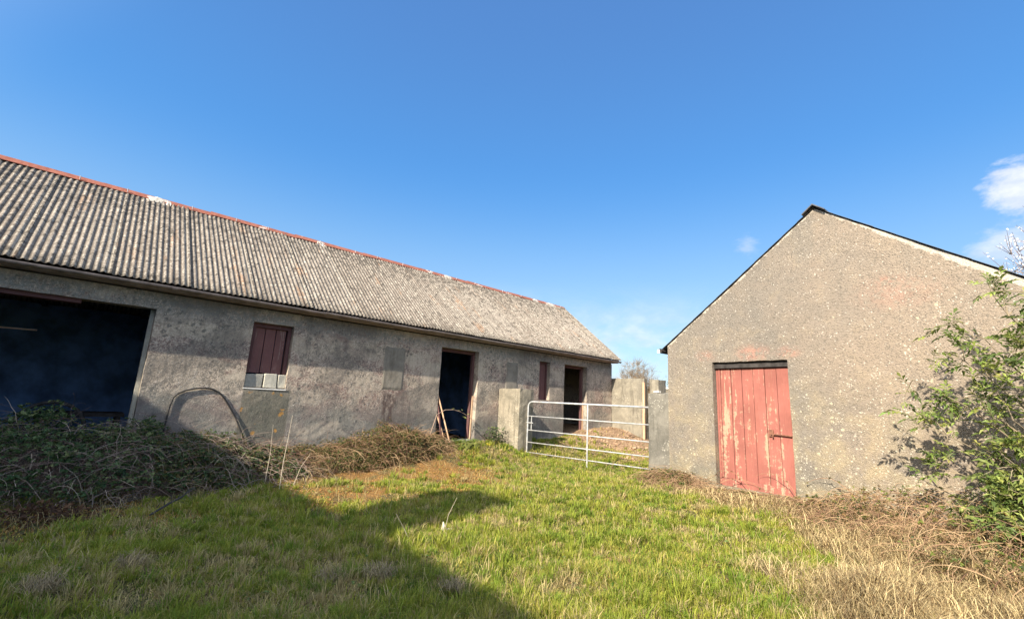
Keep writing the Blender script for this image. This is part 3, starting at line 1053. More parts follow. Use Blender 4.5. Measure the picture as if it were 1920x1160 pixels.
block('gate_pillar', 'conc', (-9.385, 8.33, 0.0), (-8.56, 8.86, 1.80), 'square grey concrete pillar standing against the barn at the gate opening', 'pillar')
block('gate_wall', 'stub', (-5.22, 8.90, -0.1), (-4.70, 9.14, 1.80), 'short dark grey wall stub beside the left corner of the gabled shed', 'wall', topjag=0.03)
tag(MB().box((-0.07, -0.05, 0), (0.07, 0.05, 0.04), 0.012, None, (-5.05, 8.99, 1.79)).build('cap_stone', 'white', bevel=0.01), 'small white stone lying on top of the dark wall stub', 'stone')
block('yard_wall', 'farwall', (-9.75, 13.64, 0.2), (-8.12, 13.84, 2.45), 'far concrete wall running on from the barn corner behind the gate', 'wall', topjag=0.02)
block('yard_wall_pier', 'farwall', (-8.112, 13.95, 0.2), (-7.78, 14.45, 2.43), 'darker concrete pier standing at the right end of the far yard wall', 'pier', topjag=0.02)
mb = MB().box((-8.155, 13.58, 0.3), (-8.085, 13.63, 2.30), 0.002)  # pale strip: sunlight on the wall end, put in as a coloured piece
tag(mb.build('lit_end_strip', 'barewood'), 'thin pale strip standing in for the sunlit end face of the far yard wall', 'post')
block('field_wall', 'farwall', (-12.5, 20.6, 0.2), (-7.0, 20.85, 2.42), 'low distant wall seen in the gap left of the gabled shed', 'wall', seg=0.4)
MB().box((-12.5, 20.55, 2.425), (-7.0, 20.9, 2.50), 0.004).build('coping', 'white', bpy.data.objects['field_wall'])

# ------------------------------------------------------------------ gate
GA, GB = Vector((-8.54, 8.64, 0)), Vector((-5.16, 9.0, 0))
gate = thing('farm_gate', 'galvanised six bar field gate closed between pillar and shed', 'gate', GA)
gd = (GB - GA)
GL = gd.length
gd.normalize()


def gp(s, z):
    return tuple(gd * s + Vector((0, 0, z)))


rails = [1.478, 1.113, 0.760, 0.458, 0.211, 0.0]
r0 = 0.022
rc = 0.13
# frame: top rail, rounded corner, closing stile
arc = [gp(rc - rc * math.sin(a), rails[0] - rc + rc * math.cos(a)) for a in [math.pi / 2 * k / 7 for k in range(8)]]
arcb = [gp(rc - rc * math.cos(a), rails[5] + rc - rc * math.sin(a)) for a in [math.pi / 2 * k / 7 for k in range(8)]]
MB().tube([gp(GL, rails[0])] + arc + arcb + [gp(GL, rails[5])], r0, 8).build('frame', 'galv', gate, smooth=True)
MB().tube([gp(GL, rails[5]), gp(GL, rails[0])], r0, 8).build('hinge_stile', 'galv', gate, smooth=True)
for z in rails[1:5]:
    MB().tube([gp(0.0, z), gp(GL, z)], 0.0145, 7).build('rail', 'galv', gate, smooth=True)
sb = (-6.74 + 8.54) / gd.x
MB().box((-0.018, -0.006, 0), (0.018, 0.0, rails[0] + 0.01), 0, Matrix.Rotation(math.atan2(gd.y, gd.x), 4, 'Z'), Vector(gp(sb, 0)) + Vector((0.002, -0.028, 0))).build('brace', 'galv', gate)
lt = MB().tube([gp(0.12, rails[1]), gp(0.12, rails[2])], 0.012, 6).build('latch', 'galv', gate)
MB().tube([Vector(gp(-0.02, 0.945)) + Vector((0, -0.022, 0)), Vector(gp(0.19, 0.945)) + Vector((0, -0.022, 0))], 0.013, 6).build('latch_bolt', 'galv', lt)

# ------------------------------------------------------------------ gabled shed
SO = Vector((-4.72, 8.853, 0.0))
su = Vector((1, -0.0993, 0)).normalized()
sv = Vector((0.0993, 1, 0)).normalized()
HW = 2.89
GW = 2 * HW
EH, AH = 2.758, 4.912
SD = 8.0


def SW_(u, v, z):
    return tuple(SO + su * u + sv * v + Vector((0, 0, z)))


shed = thing('shed', 'roughcast gabled outbuilding with red plank door on the right', 'shed', (0, 0, 0))
DU0, DU1, DZ0, DZ1 = 0.968, 2.298, 0.16, 2.377
topf = lambda u: EH + (AH - EH) * (1 - abs(u - HW) / HW)
wall_panel('wall', 'gable', shed, lambda u, z, d: SW_(u, d, z), 0, GW, -0.2, EH, [(DU0, DU1, DZ0, DZ1)], 0.25, 0.09, top=(topf, HW), rough=0.006, seed=5)
for u in (0.0, GW - 0.25):
    mb = MB()
    for (a, b, z) in ((u, 0.253, -0.2), (u + 0.25, 0.253, -0.2), (u + 0.25, SD, -0.2), (u, SD, -0.2), (u, 0.253, EH - 0.19), (u + 0.25, 0.253, EH - 0.19), (u + 0.25, SD, EH - 0.19), (u, SD, EH - 0.19)):
        mb.v.append(SW_(a, b, z))
    mb.f = [(0, 3, 2, 1), (4, 5, 6, 7), (0, 1, 5, 4), (1, 2, 6, 5), (2, 3, 7, 6), (3, 0, 4, 7)]
    mb.build('side_wall', 'gable', shed)
mb = MB()
for v in (SD, SD - 0.2):
    mb.v += [SW_(u, v, z) for u, z in ((0.26, -0.2), (GW - 0.26, -0.2), (GW - 0.26, EH), (HW, AH - 0.2), (0.26, EH))]
mb.f = [(4, 3, 2, 1, 0), (5, 6, 7, 8, 9)] + [(i, (i + 1) % 5, 5 + (i + 1) % 5, 5 + i) for i in range(5)]
mb.build('rear_gable', 'gable', shed)
# roof slopes: courses of slates lapping, front edge slightly proud of the gable
sl_ = (AH - EH) / HW
for side in (0, 1):
    NCR = 12
    us_ = -0.11
    Lh = HW - us_
    slab = MB()

    def RP(h, v, dz):
        """h = horizontal distance in from the eave tip"""
        u = us_ + h
        z = EH + sl_ * (u) + 0.006 + dz * 0.62
        return SW_(u if side == 0 else GW - u, v, z)
    for v in (0.0, SD + 0.05):
        slab.v += [RP(0, v, -0.0), RP(Lh, v, -0.0), RP(Lh, v, 0.022), RP(0, v, 0.022)]
    slab.f = [(0, 1, 2, 3), (7, 6, 5, 4), (0, 4, 5, 1), (1, 5, 6, 2), (2, 6, 7, 3), (3, 7, 4, 0)]
    slope_o = slab.build('roof_slope', 'darkwood', shed)
    for k in range(NCR):
        c = MB()
        h0, h1 = Lh * k / NCR - (0.0 if k == 0 else 0.02), Lh * (k + 1) / NCR
        n = 26
        for q in range(n):
            v0 = -0.035 + (SD + 0.08) * q / n + (0.0 if q == 0 or k % 2 == 0 else -0.15)
            v1 = -0.035 + (SD + 0.08) * (q + 1) / n + (0.0 if q == n - 1 or k % 2 == 0 else -0.15) - 0.004
            b = len(c.v)
            j = random.uniform(-0.004, 0.004)
            c.v += [RP(h0, v0, 0.036 + j), RP(h0, v1, 0.036 + j), RP(h1, v1, 0.025), RP(h1, v0, 0.025), RP(h0, v0, 0.028 + j), RP(h0, v1, 0.028 + j), RP(h1, v1, 0.0235), RP(h1, v0, 0.0235)]
            c.f += [tuple(b + i for i in f) for f in ((0, 1, 2, 3), (7, 6, 5, 4), (0, 4, 5, 1), (1, 5, 6, 2), (2, 6, 7, 3), (3, 7, 4, 0))]
        tag(c.build('slate_course', 'slate', slope_o), kind='stuff')
# ridge tiles
for k in range(9):
    mb = MB()
    v0, v1 = -0.09 + k * 0.92, -0.09 + (k + 1) * 0.92 - 0.01
    w = 0.17
    P = [(-w, -w * sl_), (0, 0.012), (w, -w * sl_), (w, -w * sl_ - 0.018), (0, -0.01), (-w, -w * sl_ - 0.018)]
    for v in (v0, v1):
        mb.v += [SW_(HW + a, v, AH + 0.055 + b) for a, b in P]
    mb.f = [((i + 1) % 6, i, 6 + i, 6 + (i + 1) % 6) for i in range(6)] + [(0, 1, 4, 5), (1, 2, 3, 4), (11, 10, 7, 6), (10, 9, 8, 7)]
    mb.build('ridge_tile', 'slate', shed)
# gutter end at the left eave
mb = MB()
mb.tube([SW_(-0.14, -0.06, EH - 0.10), SW_(-0.14, SD, EH - 0.10)], 0.05, 8).build('gutter', 'darkwood', shed)
MB().box((-0.03, -0.012, -0.03), (0.03, 0.0, 0.04), 0.006, None, SW_(-0.165, -0.075, EH - 0.115)).build('gutter_stop', 'white', shed)
# the door: frame, seven boards, bottom ledge, dark head, bolt


def sbox(name, m, u0, u1, v0, v1, z0, z1, parent, jit=0.0, bevel=0.0, taper=0.0):
    mb = MB()
    for z in (z0, z1):
        tt = taper if z == z0 else 0.0
        for (u, v) in ((u0 + tt, v0), (u1 + tt, v0), (u1 + tt, v1), (u0 + tt, v1)):
            mb.v.append(SW_(u + random.uniform(-jit, jit), v + random.uniform(-jit, jit), z + random.uniform(-jit, jit)))
    mb.f = [(0, 3, 2, 1), (4, 5, 6, 7), (0, 1, 5, 4), (1, 2, 6, 5), (2, 3, 7, 6), (3, 0, 4, 7)]
    return mb.build(name, m, parent, bevel=bevel)


door = bpy.data.objects.new('door', None)
COL.objects.link(door)
door.parent = shed
door['label'] = 'peeling red plank door with rusty bolt'
V0 = 0.11
edges = [1.035, 1.083, 1.268, 1.448, 1.626, 1.804, 1.99, 2.165, 2.262]
edges = [DU0 + 0.045, DU0 + 0.095] + [DU0 + 0.095 + (DU1 - 0.035 - DU0 - 0.095) * k / 6 for k in range(1, 7)]
for a, b in zip(edges[:-1], edges[1:]):
    sbox('plank', 'red', a + 0.005, b - 0.005, V0 + random.uniform(-0.004, 0.004), V0 + 0.035, 0.27 + random.uniform(-0.02, 0.02), 2.262, door, 0.0015, 0.003, 0.0)
sbox('frame_post', 'red', DU0 + 0.004, DU0 + 0.042, V0 + 0.005, V0 + 0.09, 0.17, 2.265, door, 0.002, 0.003)
sbox('frame_post', 'red', DU1 - 0.036, DU1 - 0.004, V0 - 0.01, V0 + 0.09, 0.17, 2.265, door, 0.002, 0.003)
sbox('door_head', 'darkwood', DU0 + 0.004, DU1 - 0.004, V0 - 0.05, V0 + 0.08, 2.268, 2.374, door, 0.002, 0.003)
sbox('bottom_ledge', 'red', DU0 + 0.06, DU1 - 0.045, V0 - 0.03, V0 - 0.006, 0.15, 0.285, door, 0.006, 0.003)
bz = 1.13
bolt = MB().tube([SW_(1.93, 0.075, bz), SW_(2.262, 0.075, bz - 0.012)], 0.0125, 7).build('bolt', 'tread', door)
MB().box((-0.035, -0.012, -0.055), (0.035, 0.006, 0.055), 0.002, None, SW_(1.93, 0.095, bz + 0.015)).build('bolt_plate', 'tread', bolt)
MB().tube([SW_(1.965, 0.07, bz), SW_(1.97, 0.05, bz - 0.05)], 0.012, 6).build('bolt_knob', 'tread', bolt)
# dark backing behind the boards
sbox('backing', 'darkwood', DU0 + 0.05, DU1 - 0.04, V0 + 0.045, V0 + 0.06, 0.2, 2.3, door)

# ------------------------------------------------------------------ the house behind the camera that throws the long shadow
RY, RZH = -7.5, (2.6 + 7.5) / 1.49
house = thing('farmhouse', 'farmhouse standing behind the viewer whose roof shades the foreground', 'house', (0, 0, 0))
hx0, hx1 = -24.0, 9.0
mb = MB()
for x in (hx0, hx1):
    mb.v += [(x, -4.6, -0.3), (x, -4.6, 3.6), (x, RY, RZH - 0.15), (x, -10.4, 3.6), (x, -10.4, -0.3)]
mb.f = [(0, 1, 2, 3, 4)[::-1], (5, 6, 7, 8, 9)] + [(i, (i + 1) % 5, 5 + (i + 1) % 5, 5 + i) for i in range(5)]
mb.build('wall', 'house', house)
for s_ in (1, -1):
    mb = MB()
    ez = 3.35
    yo = RY + s_ * 3.2
    for x in (hx0 - 0.1, hx1 + 0.1):
        mb.v += [(x, yo, ez), (x, RY, RZH), (x, RY, RZH - 0.08), (x, yo, ez - 0.08)]
    mb.f = [(0, 1, 5, 4), (1, 2, 6, 5), (2, 3, 7, 6), (3, 0, 4, 7), (3, 2, 1, 0), (4, 5, 6, 7)]
    mb.build('roof_slope', 'slate', house)
# chimney: its shadow is the block that reaches across the grass
MB().box((-3.30, RY - 0.35, RZH - 0.5), (-2.25, RY + 0.35, RZH + 1.15)).build('chimney', 'house', house)
MB().box((-3.36, RY - 0.41, RZH + 1.153), (-2.19, RY + 0.41, RZH + 1.26)).build('chimney_cap', 'house', house)
for x in (-3.0, -2.55):
    MB().tube([(x, RY, RZH + 1.262), (x, RY, RZH + 1.5)], [0.14, 0.11], 10).build('chimney_pot', 'rubble', house)
for x in (-8, -4, 1.2, 5):
    w = MB().box((x - 0.5, -4.597, 0.9), (x + 0.5, -4.55, 2.2)).build('window', 'white', house)
    MB().box((x - 0.44, -4.545, 0.96), (x + 0.44, -4.54, 2.14)).build('pane', 'slate', w)
MB().box((-1.5, -4.597, 0.0), (-0.6, -4.55, 2.05)).build('door', 'maroon', house)


# ------------------------------------------------------------------ grass
def blades(name, m, P, L, Wd, lean, az, tint, curl=1.0):
    """P (n,3) roots; one bent blade of three triangles each"""
    n = len(P)
    d = np.stack([np.cos(az), np.sin(az)], 1)
    sd = np.stack([-d[:, 1], d[:, 0]], 1)
    tw = rng.uniform(-0.9, 0.9, n)
    sd = sd * np.cos(tw)[:, None] + d * np.sin(tw)[:, None]
    v = np.zeros((n, 5, 3), np.float32)
    mid_h = L * 0.55 * np.cos(lean * 0.45)
    mid_o = L * 0.55 * np.sin(lean * 0.45)
    tip_h = mid_h + L * 0.45 * np.cos(lean * (1.0 + 0.35 * curl))
    tip_o = mid_o + L * 0.45 * np.sin(lean * (1.0 + 0.35 * curl))
    hw = Wd * 0.5
    v[:, 0, :2] = P[:, :2] - sd * hw[:, None]
    v[:, 1, :2] = P[:, :2] + sd * hw[:, None]
    v[:, 2, :2] = P[:, :2] + d * mid_o[:, None] + sd * (hw * 0.8)[:, None]
    v[:, 3, :2] = P[:, :2] + d * mid_o[:, None] - sd * (hw * 0.8)[:, None]
    v[:, 4, :2] = P[:, :2] + d * tip_o[:, None]
    v[:, 0, 2] = v[:, 1, 2] = P[:, 2] - 0.01
    v[:, 2, 2] = v[:, 3, 2] = P[:, 2] + mid_h
    v[:, 4, 2] = P[:, 2] + tip_h
    gz_ = P[:, 2] + 0.006
    v[:, 4, 2] = np.maximum(v[:, 4, 2], gz_)
    base = np.arange(n)[:, None] * 5
    me = bpy.data.meshes.new(name)
    me.vertices.add(n * 5)
    me.vertices.foreach_set('co', v.ravel())
    loops = np.concatenate([base + np.array([[0, 1, 2, 3]]), base + np.array([[3, 2, 4]])], 1).astype(np.int32)
    me.loops.add(n * 7)
    me.loops.foreach_set('vertex_index', loops.ravel())
    me.polygons.add(n * 2)
    st = np.stack([np.arange(n) * 7, np.arange(n) * 7 + 4], 1).astype(np.int32)
    me.polygons.foreach_set('loop_start', st.ravel())
    me.update(calc_edges=True)
    me.validate()
    at = me.color_attributes.new('tint', 'FLOAT_COLOR', 'POINT')
    c = np.ones((n, 5, 4), np.float32)
    c[:, :, :3] = tint[:, None, :]
    c[:, 4, :3] *= 1.12
    at.data.foreach_set('color', c.ravel())
    me.materials.append(MT[m])
    o = bpy.data.objects.new(name, me)
    COL.objects.link(o)
    return o


def visible(x, y, z=0.05, mg=0.12):
    d = np.stack([x, y, z - 1.45 + 0 * x], 1)
    dep = d @ np.array(f_)
    X = d @ np.array(r_) / dep
    Y = d @ np.array(u_) / dep
    k = 960 / 850.456
    return (dep > 0.3) & (np.abs(X) < k * (1 + mg)) & (np.abs(Y) < k * 0.604 * (1 + mg * 2.2))


def mixc(a, b, t):
    return a * (1 - t[:, None]) + b * t[:, None]


def zones(x, y):
    """how dead the turf is, 0..1, how brown and matted, how straw"""
    matted = ss(-5.2, -6.4, x + 0.25 * (y - 3)) * ss(2.0, 3.0, y) * ss(7.3, 5.4, y) * ss(0.2, 0.42, fbm(x, y, 1.4, 61))
    leftdead = 0.75 * ss(1.9, 0.7, y + (x + 6) * 0.1) * ss(-5.6, -7.0, x)
    matted = np.maximum(matted, leftdead * ss(0.4, 0.55, fbm(x, y, 1.7, 62)))
    g = ghat(x, y)
    straw = ss(-0.55, 0.55, x + 1.68 - (g - 1.6) * 0.30 + 0.9 * np.clip(g - 1.3, -1, 0) + (fbm(x, y, 1.3, 65) - 0.5) * 1.5) * (0.35 + 0.65 * ss(0.25, 0.5, fbm(x, y, 1.1, 66)))
    straw = np.maximum(straw, ss(-4.4, -3.0, x) * ss(1.5, 0.7, g) * 0.55)
    patch = ss(0.60, 0.72, fbm(x, y, 1.15, 71)) * 0.75 + ss(0.62, 0.7, fbm(x, y, 3.6, 72)) * 0.35
    return matted, straw, np.clip(patch, 0, 1)


GREEN1 = np.array([0.16, 0.245, 0.024])
GREEN2 = np.array([0.33, 0.35, 0.04])
GREEN3 = np.array([0.065, 0.16, 0.022])
DRY = np.array([0.56, 0.45, 0.21])
STRAW = np.array([0.62, 0.485, 0.255])
BROWN = np.array([0.44, 0.25, 0.08])


def make_grass():
    N = 3000000
    x = rng.uniform(-10.5, 2.0, N)
    y = rng.uniform(-2.5, 13.0, N)
    d = np.hypot(x, y)
    acc = rng.uniform(0, 1, N) < np.clip((3.4 / np.maximum(d, 1)) ** 1.5, 0, 1)
    acc &= visible(x, y)
    acc &= ~((x < -9.35)) & ((ghat(x, y) > 0.03) | (x < -5.25))
    acc &= ~((y > 9.2) & (x > -5.3))
    yard = ss(10.5, 11.9, y + (fbm(x, y, 1.5, 77) - 0.5) * 1.6)
    acc &= rng.uniform(0, 1, N) > yard * 0.985
    mt, stw, pt = zones(x, y)
    acc &= rng.uniform(0, 1, N) > mt * 0.35
    clump = fbm(x, y, 5.5, 80)
    acc &= rng.uniform(0, 1, N) < 0.35 + 0.9 * ss(0.3, 0.6, clump)
    x, y, mt, stw, pt, clump = [a[acc] for a in (x, y, mt, stw, pt, clump)]
    n = len(x)
    print('grass blades', n)
    d = np.hypot(x, y)
    z = hgt(x, y)
    lush = ss(0.40, 0.68, fbm(x, y, 1.3, 84))
    tall = ss(0.55, 0.75, fbm(x, y, 2.3, 88))
    L = (0.035 + 0.035 * lush + 0.04 * tall) * rng.uniform(0.5, 1.35, n) * (1 - 0.7 * mt) * (1 - 0.25 * pt)
    L *= 1 + 0.4 * stw
    L *= 1 + 0.5 * ss(7, 9, y) * ss(-6, -8, x)
    Wd = rng.uniform(0.0035, 0.0065, n) * np.clip(d / 4.0, 1, 2.4)
    lean = np.abs(rng.normal(0.55, 0.4, n)) + 0.9 * pt + 1.0 * mt
    az = rng.uniform(0, 2 * np.pi, n)
    az = az + 1.2 * np.sin(fbm(x, y, 1.5, 90) * 9)
    u = rng.uniform(0, 1, n)
    t = np.clip(fbm(x, y, 0.8, 93) * 1.9 - 0.45, 0, 1)
    c = mixc(GREEN1[None] + 0 * u[:, None], GREEN2[None], t)
    c = mixc(c, GREEN3[None], 0.55 * ss(0.5, 0.7, fbm(x, y, 1.7, 95)))
    dryp = np.clip(0.09 + 0.75 * pt + 0.6 * stw, 0, 0.92)
    yel = rng.uniform(0, 1, n) < 0.32 + 0.35 * ss(0.45, 0.7, fbm(x, y, 1.8, 97))
    c[yel] = np.array([0.50, 0.45, 0.10]) * rng.uniform(0.7, 1.1, (yel.sum(), 1))
    isdry = rng.uniform(0, 1, n) < dryp
    c[isdry] = DRY * rng.uniform(0.6, 1.15, (isdry.sum(), 1))
    isb = rng.uniform(0, 1, n) < mt * 0.97
    c[isb] = BROWN * rng.uniform(0.6, 1.5, (isb.sum(), 1))
    c *= rng.uniform(0.7, 1.3, (n, 1))
    lean = np.clip(lean, 0, 1.75)
    # tufts: blades springing from one crown, leaning outwards, each tuft its own tone
    M_ = 4600
    pick = rng.choice(n, M_, replace=False)
    keep = (rng.uniform(0, 1, M_) > mt[pick] * 1.15) & (rng.uniform(0, 1, M_) > stw[pick] * 0.5)
    pick = pick[keep]
    cnt = rng.integers(14, 60, len(pick))
    idx = np.repeat(pick, cnt)
    k = len(idx)
    size = np.repeat(rng.uniform(0.5, 1.3, len(pick)) ** 1.3, cnt)
    rad = 0.05 * size * np.sqrt(rng.uniform(0, 1, k))
    th = rng.uniform(0, 2 * np.pi, k)
    tx, ty = x[idx] + rad * np.cos(th), y[idx] + rad * np.sin(th)
    tone = np.repeat(rng.uniform(0, 1, len(pick)), cnt)
    tl = (0.05 + 0.085 * rng.uniform(0, 1, k)) * size
    ok = (tx > -9.35) | (ghat(tx, ty) < 0)
    ok &= ~((ghat(tx, ty) < 0.02) & (tx > -5.25))
    tc = mixc(np.array([[0.16, 0.25, 0.028]]), np.array([[0.36, 0.37, 0.055]]), tone) * rng.uniform(0.75, 1.25, (k, 1))
    deadt = np.repeat(rng.uniform(0, 1, len(pick)) < 0.10 + 0.4 * stw[pick] + 0.25 * pt[pick], cnt)
    tc[deadt] = DRY * rng.uniform(0.6, 1.15, (deadt.sum(), 1))
    dt = np.hypot(tx, ty)
    x, y = np.concatenate([x, tx[ok]]), np.concatenate([y, ty[ok]])
    z = np.concatenate([z, hgt(tx[ok], ty[ok])])
    L = np.concatenate([L, tl[ok]])
    Wd = np.concatenate([Wd, (rng.uniform(0.004, 0.007, k) * np.clip(dt / 4.0, 1, 2.2))[ok]])
    lean = np.concatenate([lean, np.clip(0.25 + 14 * rad + rng.normal(0, 0.25, k), 0, 1.7)[ok]])
    az = np.concatenate([az, (th + rng.normal(0, 0.4, k))[ok]])
    c = np.concatenate([c, tc[ok]])
    print('with tufts', len(x))
    o = blades('grass', 'grass', np.stack([x, y, z], 1), L, Wd, lean, az, c)
    tag(o, 'rough green yard grass with pale dead patches between the buildings', 'grass', kind='stuff')


make_grass()


def make_straw():
    # long dead grass lying and leaning over the right foreground and along the shed
    N = 900000
    x = rng.uniform(-5.2, 1.8, N)
    y = rng.uniform(3.0, 9.0, N)
    acc = visible(x, y, 0.1, 0.2) & (ghat(x, y) > 0.02)
    _, stw, _ = zones(x, y)
    d = np.hypot(x, y)
    acc &= rng.uniform(0, 1, N) < stw * (0.3 + 0.6 * ss(0.35, 0.6, fbm(x, y, 3.1, 104))) * np.clip((4.5 / d) ** 1.2, 0, 1)
    x, y, stw, d = x[acc], y[acc], stw[acc], d[acc]
    n = len(x)
    print('straw', n)
    z = hgt(x, y) + rng.uniform(0, 0.20, n) * ss(0.35, 0.65, fbm(x, y, 2.4, 101)) * stw
    L = rng.uniform(0.07, 0.30, n) * (1 - 0.55 * ss(0.9, 0.3, ghat(x, y)) * ss(-2.2, -2.6, x))
    Wd = rng.uniform(0.003, 0.0055, n) * np.clip(d / 4.5, 1, 1.8)
    lean = np.clip(rng.normal(1.42, 0.4, n), 0.1, 2.3)
    az = rng.uniform(0, 2 * np.pi, n)
    c = STRAW[None] * rng.uniform(0.35, 1.25, (n, 1)) * (0.75 + 0.5 * fbm(x, y, 2.2, 107))[:, None] * np.array([[1, 1, 1]])
    br = rng.uniform(0, 1, n) < 0.28
    c[br] = np.array([0.25, 0.165, 0.085]) * rng.uniform(0.6, 1.4, (br.sum(), 1))
    o = blades('dead_grass', 'straw', np.stack([x, y, z], 1), L, Wd, lean, az, c, 0.6)
    tag(o, 'tangle of long straw coloured dead grass in front of the shed', 'dead grass', kind='stuff')
    # thin dead stems scattered through the lawn
    N = 26000
    x = rng.uniform(-9.2, 1.0, N)
    y = rng.uniform(-1.5, 9.0, N)
    acc = visible(x, y) & (ghat(x, y) > 0.1) & (rng.uniform(0, 1, N) < 0.25 + 0.9 * ss(0.5, 0.68, fbm(x, y, 1.9, 105)))
    x, y = x[acc], y[acc]
    n = len(x)
    z = hgt(x, y) + 0.02
    o = blades('dead_stems', 'straw', np.stack([x, y, z], 1), rng.uniform(0.08, 0.22, n), rng.uniform(0.003, 0.005, n), np.clip(rng.normal(1.35, 0.3, n), 0.3, 1.8), rng.uniform(0, 6.28, n), (DRY * 0.85)[None] * rng.uniform(0.5, 1.2, (n, 1)), 0.5)
    tag(o, 'pale dead grass stems scattered flat through the lawn', 'dead grass', kind='stuff')


make_straw()
RV = lambda a, b: random.uniform(a, b)


def tussock(x, y, r, label, n=260):
    th = rng.uniform(0, 2 * np.pi, n)
    rr = np.sqrt(rng.uniform(0, 1, n)) * r * 0.5
    px, py = x + rr * np.cos(th), y + rr * np.sin(th)
    pz = hgt(px, py) + 0.02
    o = blades('grass_tussock', 'straw', np.stack([px, py, pz], 1), rng.uniform(0.06, 0.24, n) * (r / 0.2), rng.uniform(0.003, 0.005, n), np.clip(rng.normal(1.6, 0.4, n), 0.5, 2.3), th + rng.normal(0, 1.6, n), np.array([[0.40, 0.32, 0.19]]) * rng.uniform(0.5, 1.25, (n, 1)), 1.1)
    tag(o, label, 'grass tussock', 'dead grass tussocks in the shaded lawn')


tussock(-3.76, 1.67, 0.16, 'left of the two close dead grass tussocks at the bottom of the lawn')
tussock(-3.56, 1.98, 0.19, 'dark hollow dead tussock, right of the bottom pair')
tussock(-4.77, 0.52, 0.15, 'flat pale tussock of dead grass in the left shade')
tussock(-4.51, 0.05, 0.18, 'pale dead tussock in the bottom left corner')
tussock(-3.07, 2.37, 0.15, 'dead grass tussock nearest the long shadow edge at the bottom')


# low broad-leaved weeds in the turf
mb = MB()
for i in range(5200):
    x, y = random.uniform(-8.8, -0.5), random.uniform(-1.5, 8.8)
    if vs(x, y, 1.6, 140) < 0.52 or ghat(x, y) < 0.1 or math.hypot(x, y) < 2.6:
        continue
    p = Vector((x, y, hz(x, y) + random.uniform(0.01, 0.05)))
    d = Vector((random.gauss(0, 1), random.gauss(0, 1), 0.35)).normalized()
    L = random.uniform(0.02, 0.06)
    mb.leaf(p, d, L * 0.55, L, Vector((random.gauss(0, .3), random.gauss(0, .3), 1)).normalized(), random.choice([(0.09, 0.16, 0.03), (0.14, 0.22, 0.05), (0.20, 0.22, 0.06), (0.22, 0.14, 0.06)]))
tag(mb.build('lawn_weeds', 'leaf'), 'low broad leaved weeds scattered through the grass', 'weeds', kind='stuff')


# ------------------------------------------------------------------ stalks, twig, dandelion
def stalk(pts, r, label, nm='dead_stalk', tint=(0.50, 0.43, 0.33), grp='tall dead stalks'):
    mb = MB().tube(pts, [r * (1 - 0.6 * i / (len(pts) - 1)) for i in range(len(pts))], 5, tint)
    return tag(mb.build(nm, 'twig'), label, 'stalk', grp)


stalk([(-7.51, 2.42, 0.0), (-7.53, 2.43, 0.4), (-7.55, 2.46, 0.8), (-7.54, 2.47, 1.08)], 0.006, 'tallest pale dead stalk standing before the window wall')
stalk([(-7.75, 2.28, 0.1), (-7.77, 2.3, 0.5), (-7.74, 2.27, 0.93)], 0.005, 'thin dead stalk just left of the tallest one')
stalk([(-7.66, 2.66, 0.0), (-7.60, 2.72, 0.3), (-7.5, 2.8, 0.5)], 0.006, 'short leaning stalk at the corner of the lit brown turf')
stalk([(-4.27, 2.71, 0.0), (-4.27, 2.62, 0.15), (-4.25, 2.5, 0.31)], 0.0045, 'thin white stem leaning left at the shadow edge')
stalk([(-4.40, 3.21, 0.0), (-4.33, 3.20, 0.2), (-4.25, 3.24, 0.39)], 0.0045, 'thin pale stem rising from a bleached stump in the lawn')
tag(MB().tube([(-4.42, 3.19, 0.0), (-4.40, 3.2, 0.07), (-4.42, 3.2, 0.11)], [0.022, 0.018, 0.006], 6, (0.5, 0.45, 0.36)).tube([(-4.44, 3.22, 0.02), (-4.36, 3.3, 0.04)], 0.01, 5, (0.45, 0.4, 0.3)).build('bleached_stump', 'twig'), 'small bleached plant stump on the shadow edge in the lawn', 'stump')
tw = MB().tube([(-6.52, 0.80, 0.05), (-6.75, 0.98, 0.10), (-6.95, 1.12, 0.12), (-7.12, 1.28, 0.20)], [0.012, 0.014, 0.012, 0.006], 6, (0.06, 0.055, 0.05))
for k in range(6):
    q = Vector((-6.6 - k * 0.09, 0.86 + k * 0.075, 0.1 + 0.012 * k))
    tw.tube([q, q + Vector((RV(-.03, .03), RV(-.03, .03), 0.07))], [0.007, 0.002], 5, (0.06, 0.055, 0.05))
tag(tw.build('fallen_branch', 'twig'), 'short dark fallen branch lying in the shaded grass', 'branch')
dd = thing('dandelion', 'yellow dandelion flowering in the grass left of the gate pillar', 'flower', (-8.70, 7.43, hz(-8.7, 7.43)))
MB().tube([(0, 0, 0), (0, 0, 0.12)], 0.003, 5, (0.15, 0.25, 0.05)).build('stem', 'leaf', dd)
for k, (dx, dy, dz) in enumerate(((0, 0, 0.13), (0.05, 0.03, 0.11), (-0.04, 0.04, 0.10))):
    mb = MB()
    for j in range(12):
        a = 2 * math.pi * j / 12
        n0 = len(mb.v)
        c = Vector((dx, dy, dz))
        mb.v += [tuple(c), tuple(c + Vector((math.cos(a - .2) * .032, math.sin(a - .2) * .032, .012))), tuple(c + Vector((math.cos(a + .2) * .032, math.sin(a + .2) * .032, .012)))]
        mb.f.append((n0, n0 + 1, n0 + 2))
    mb.build('flower_head', 'yellow', dd)


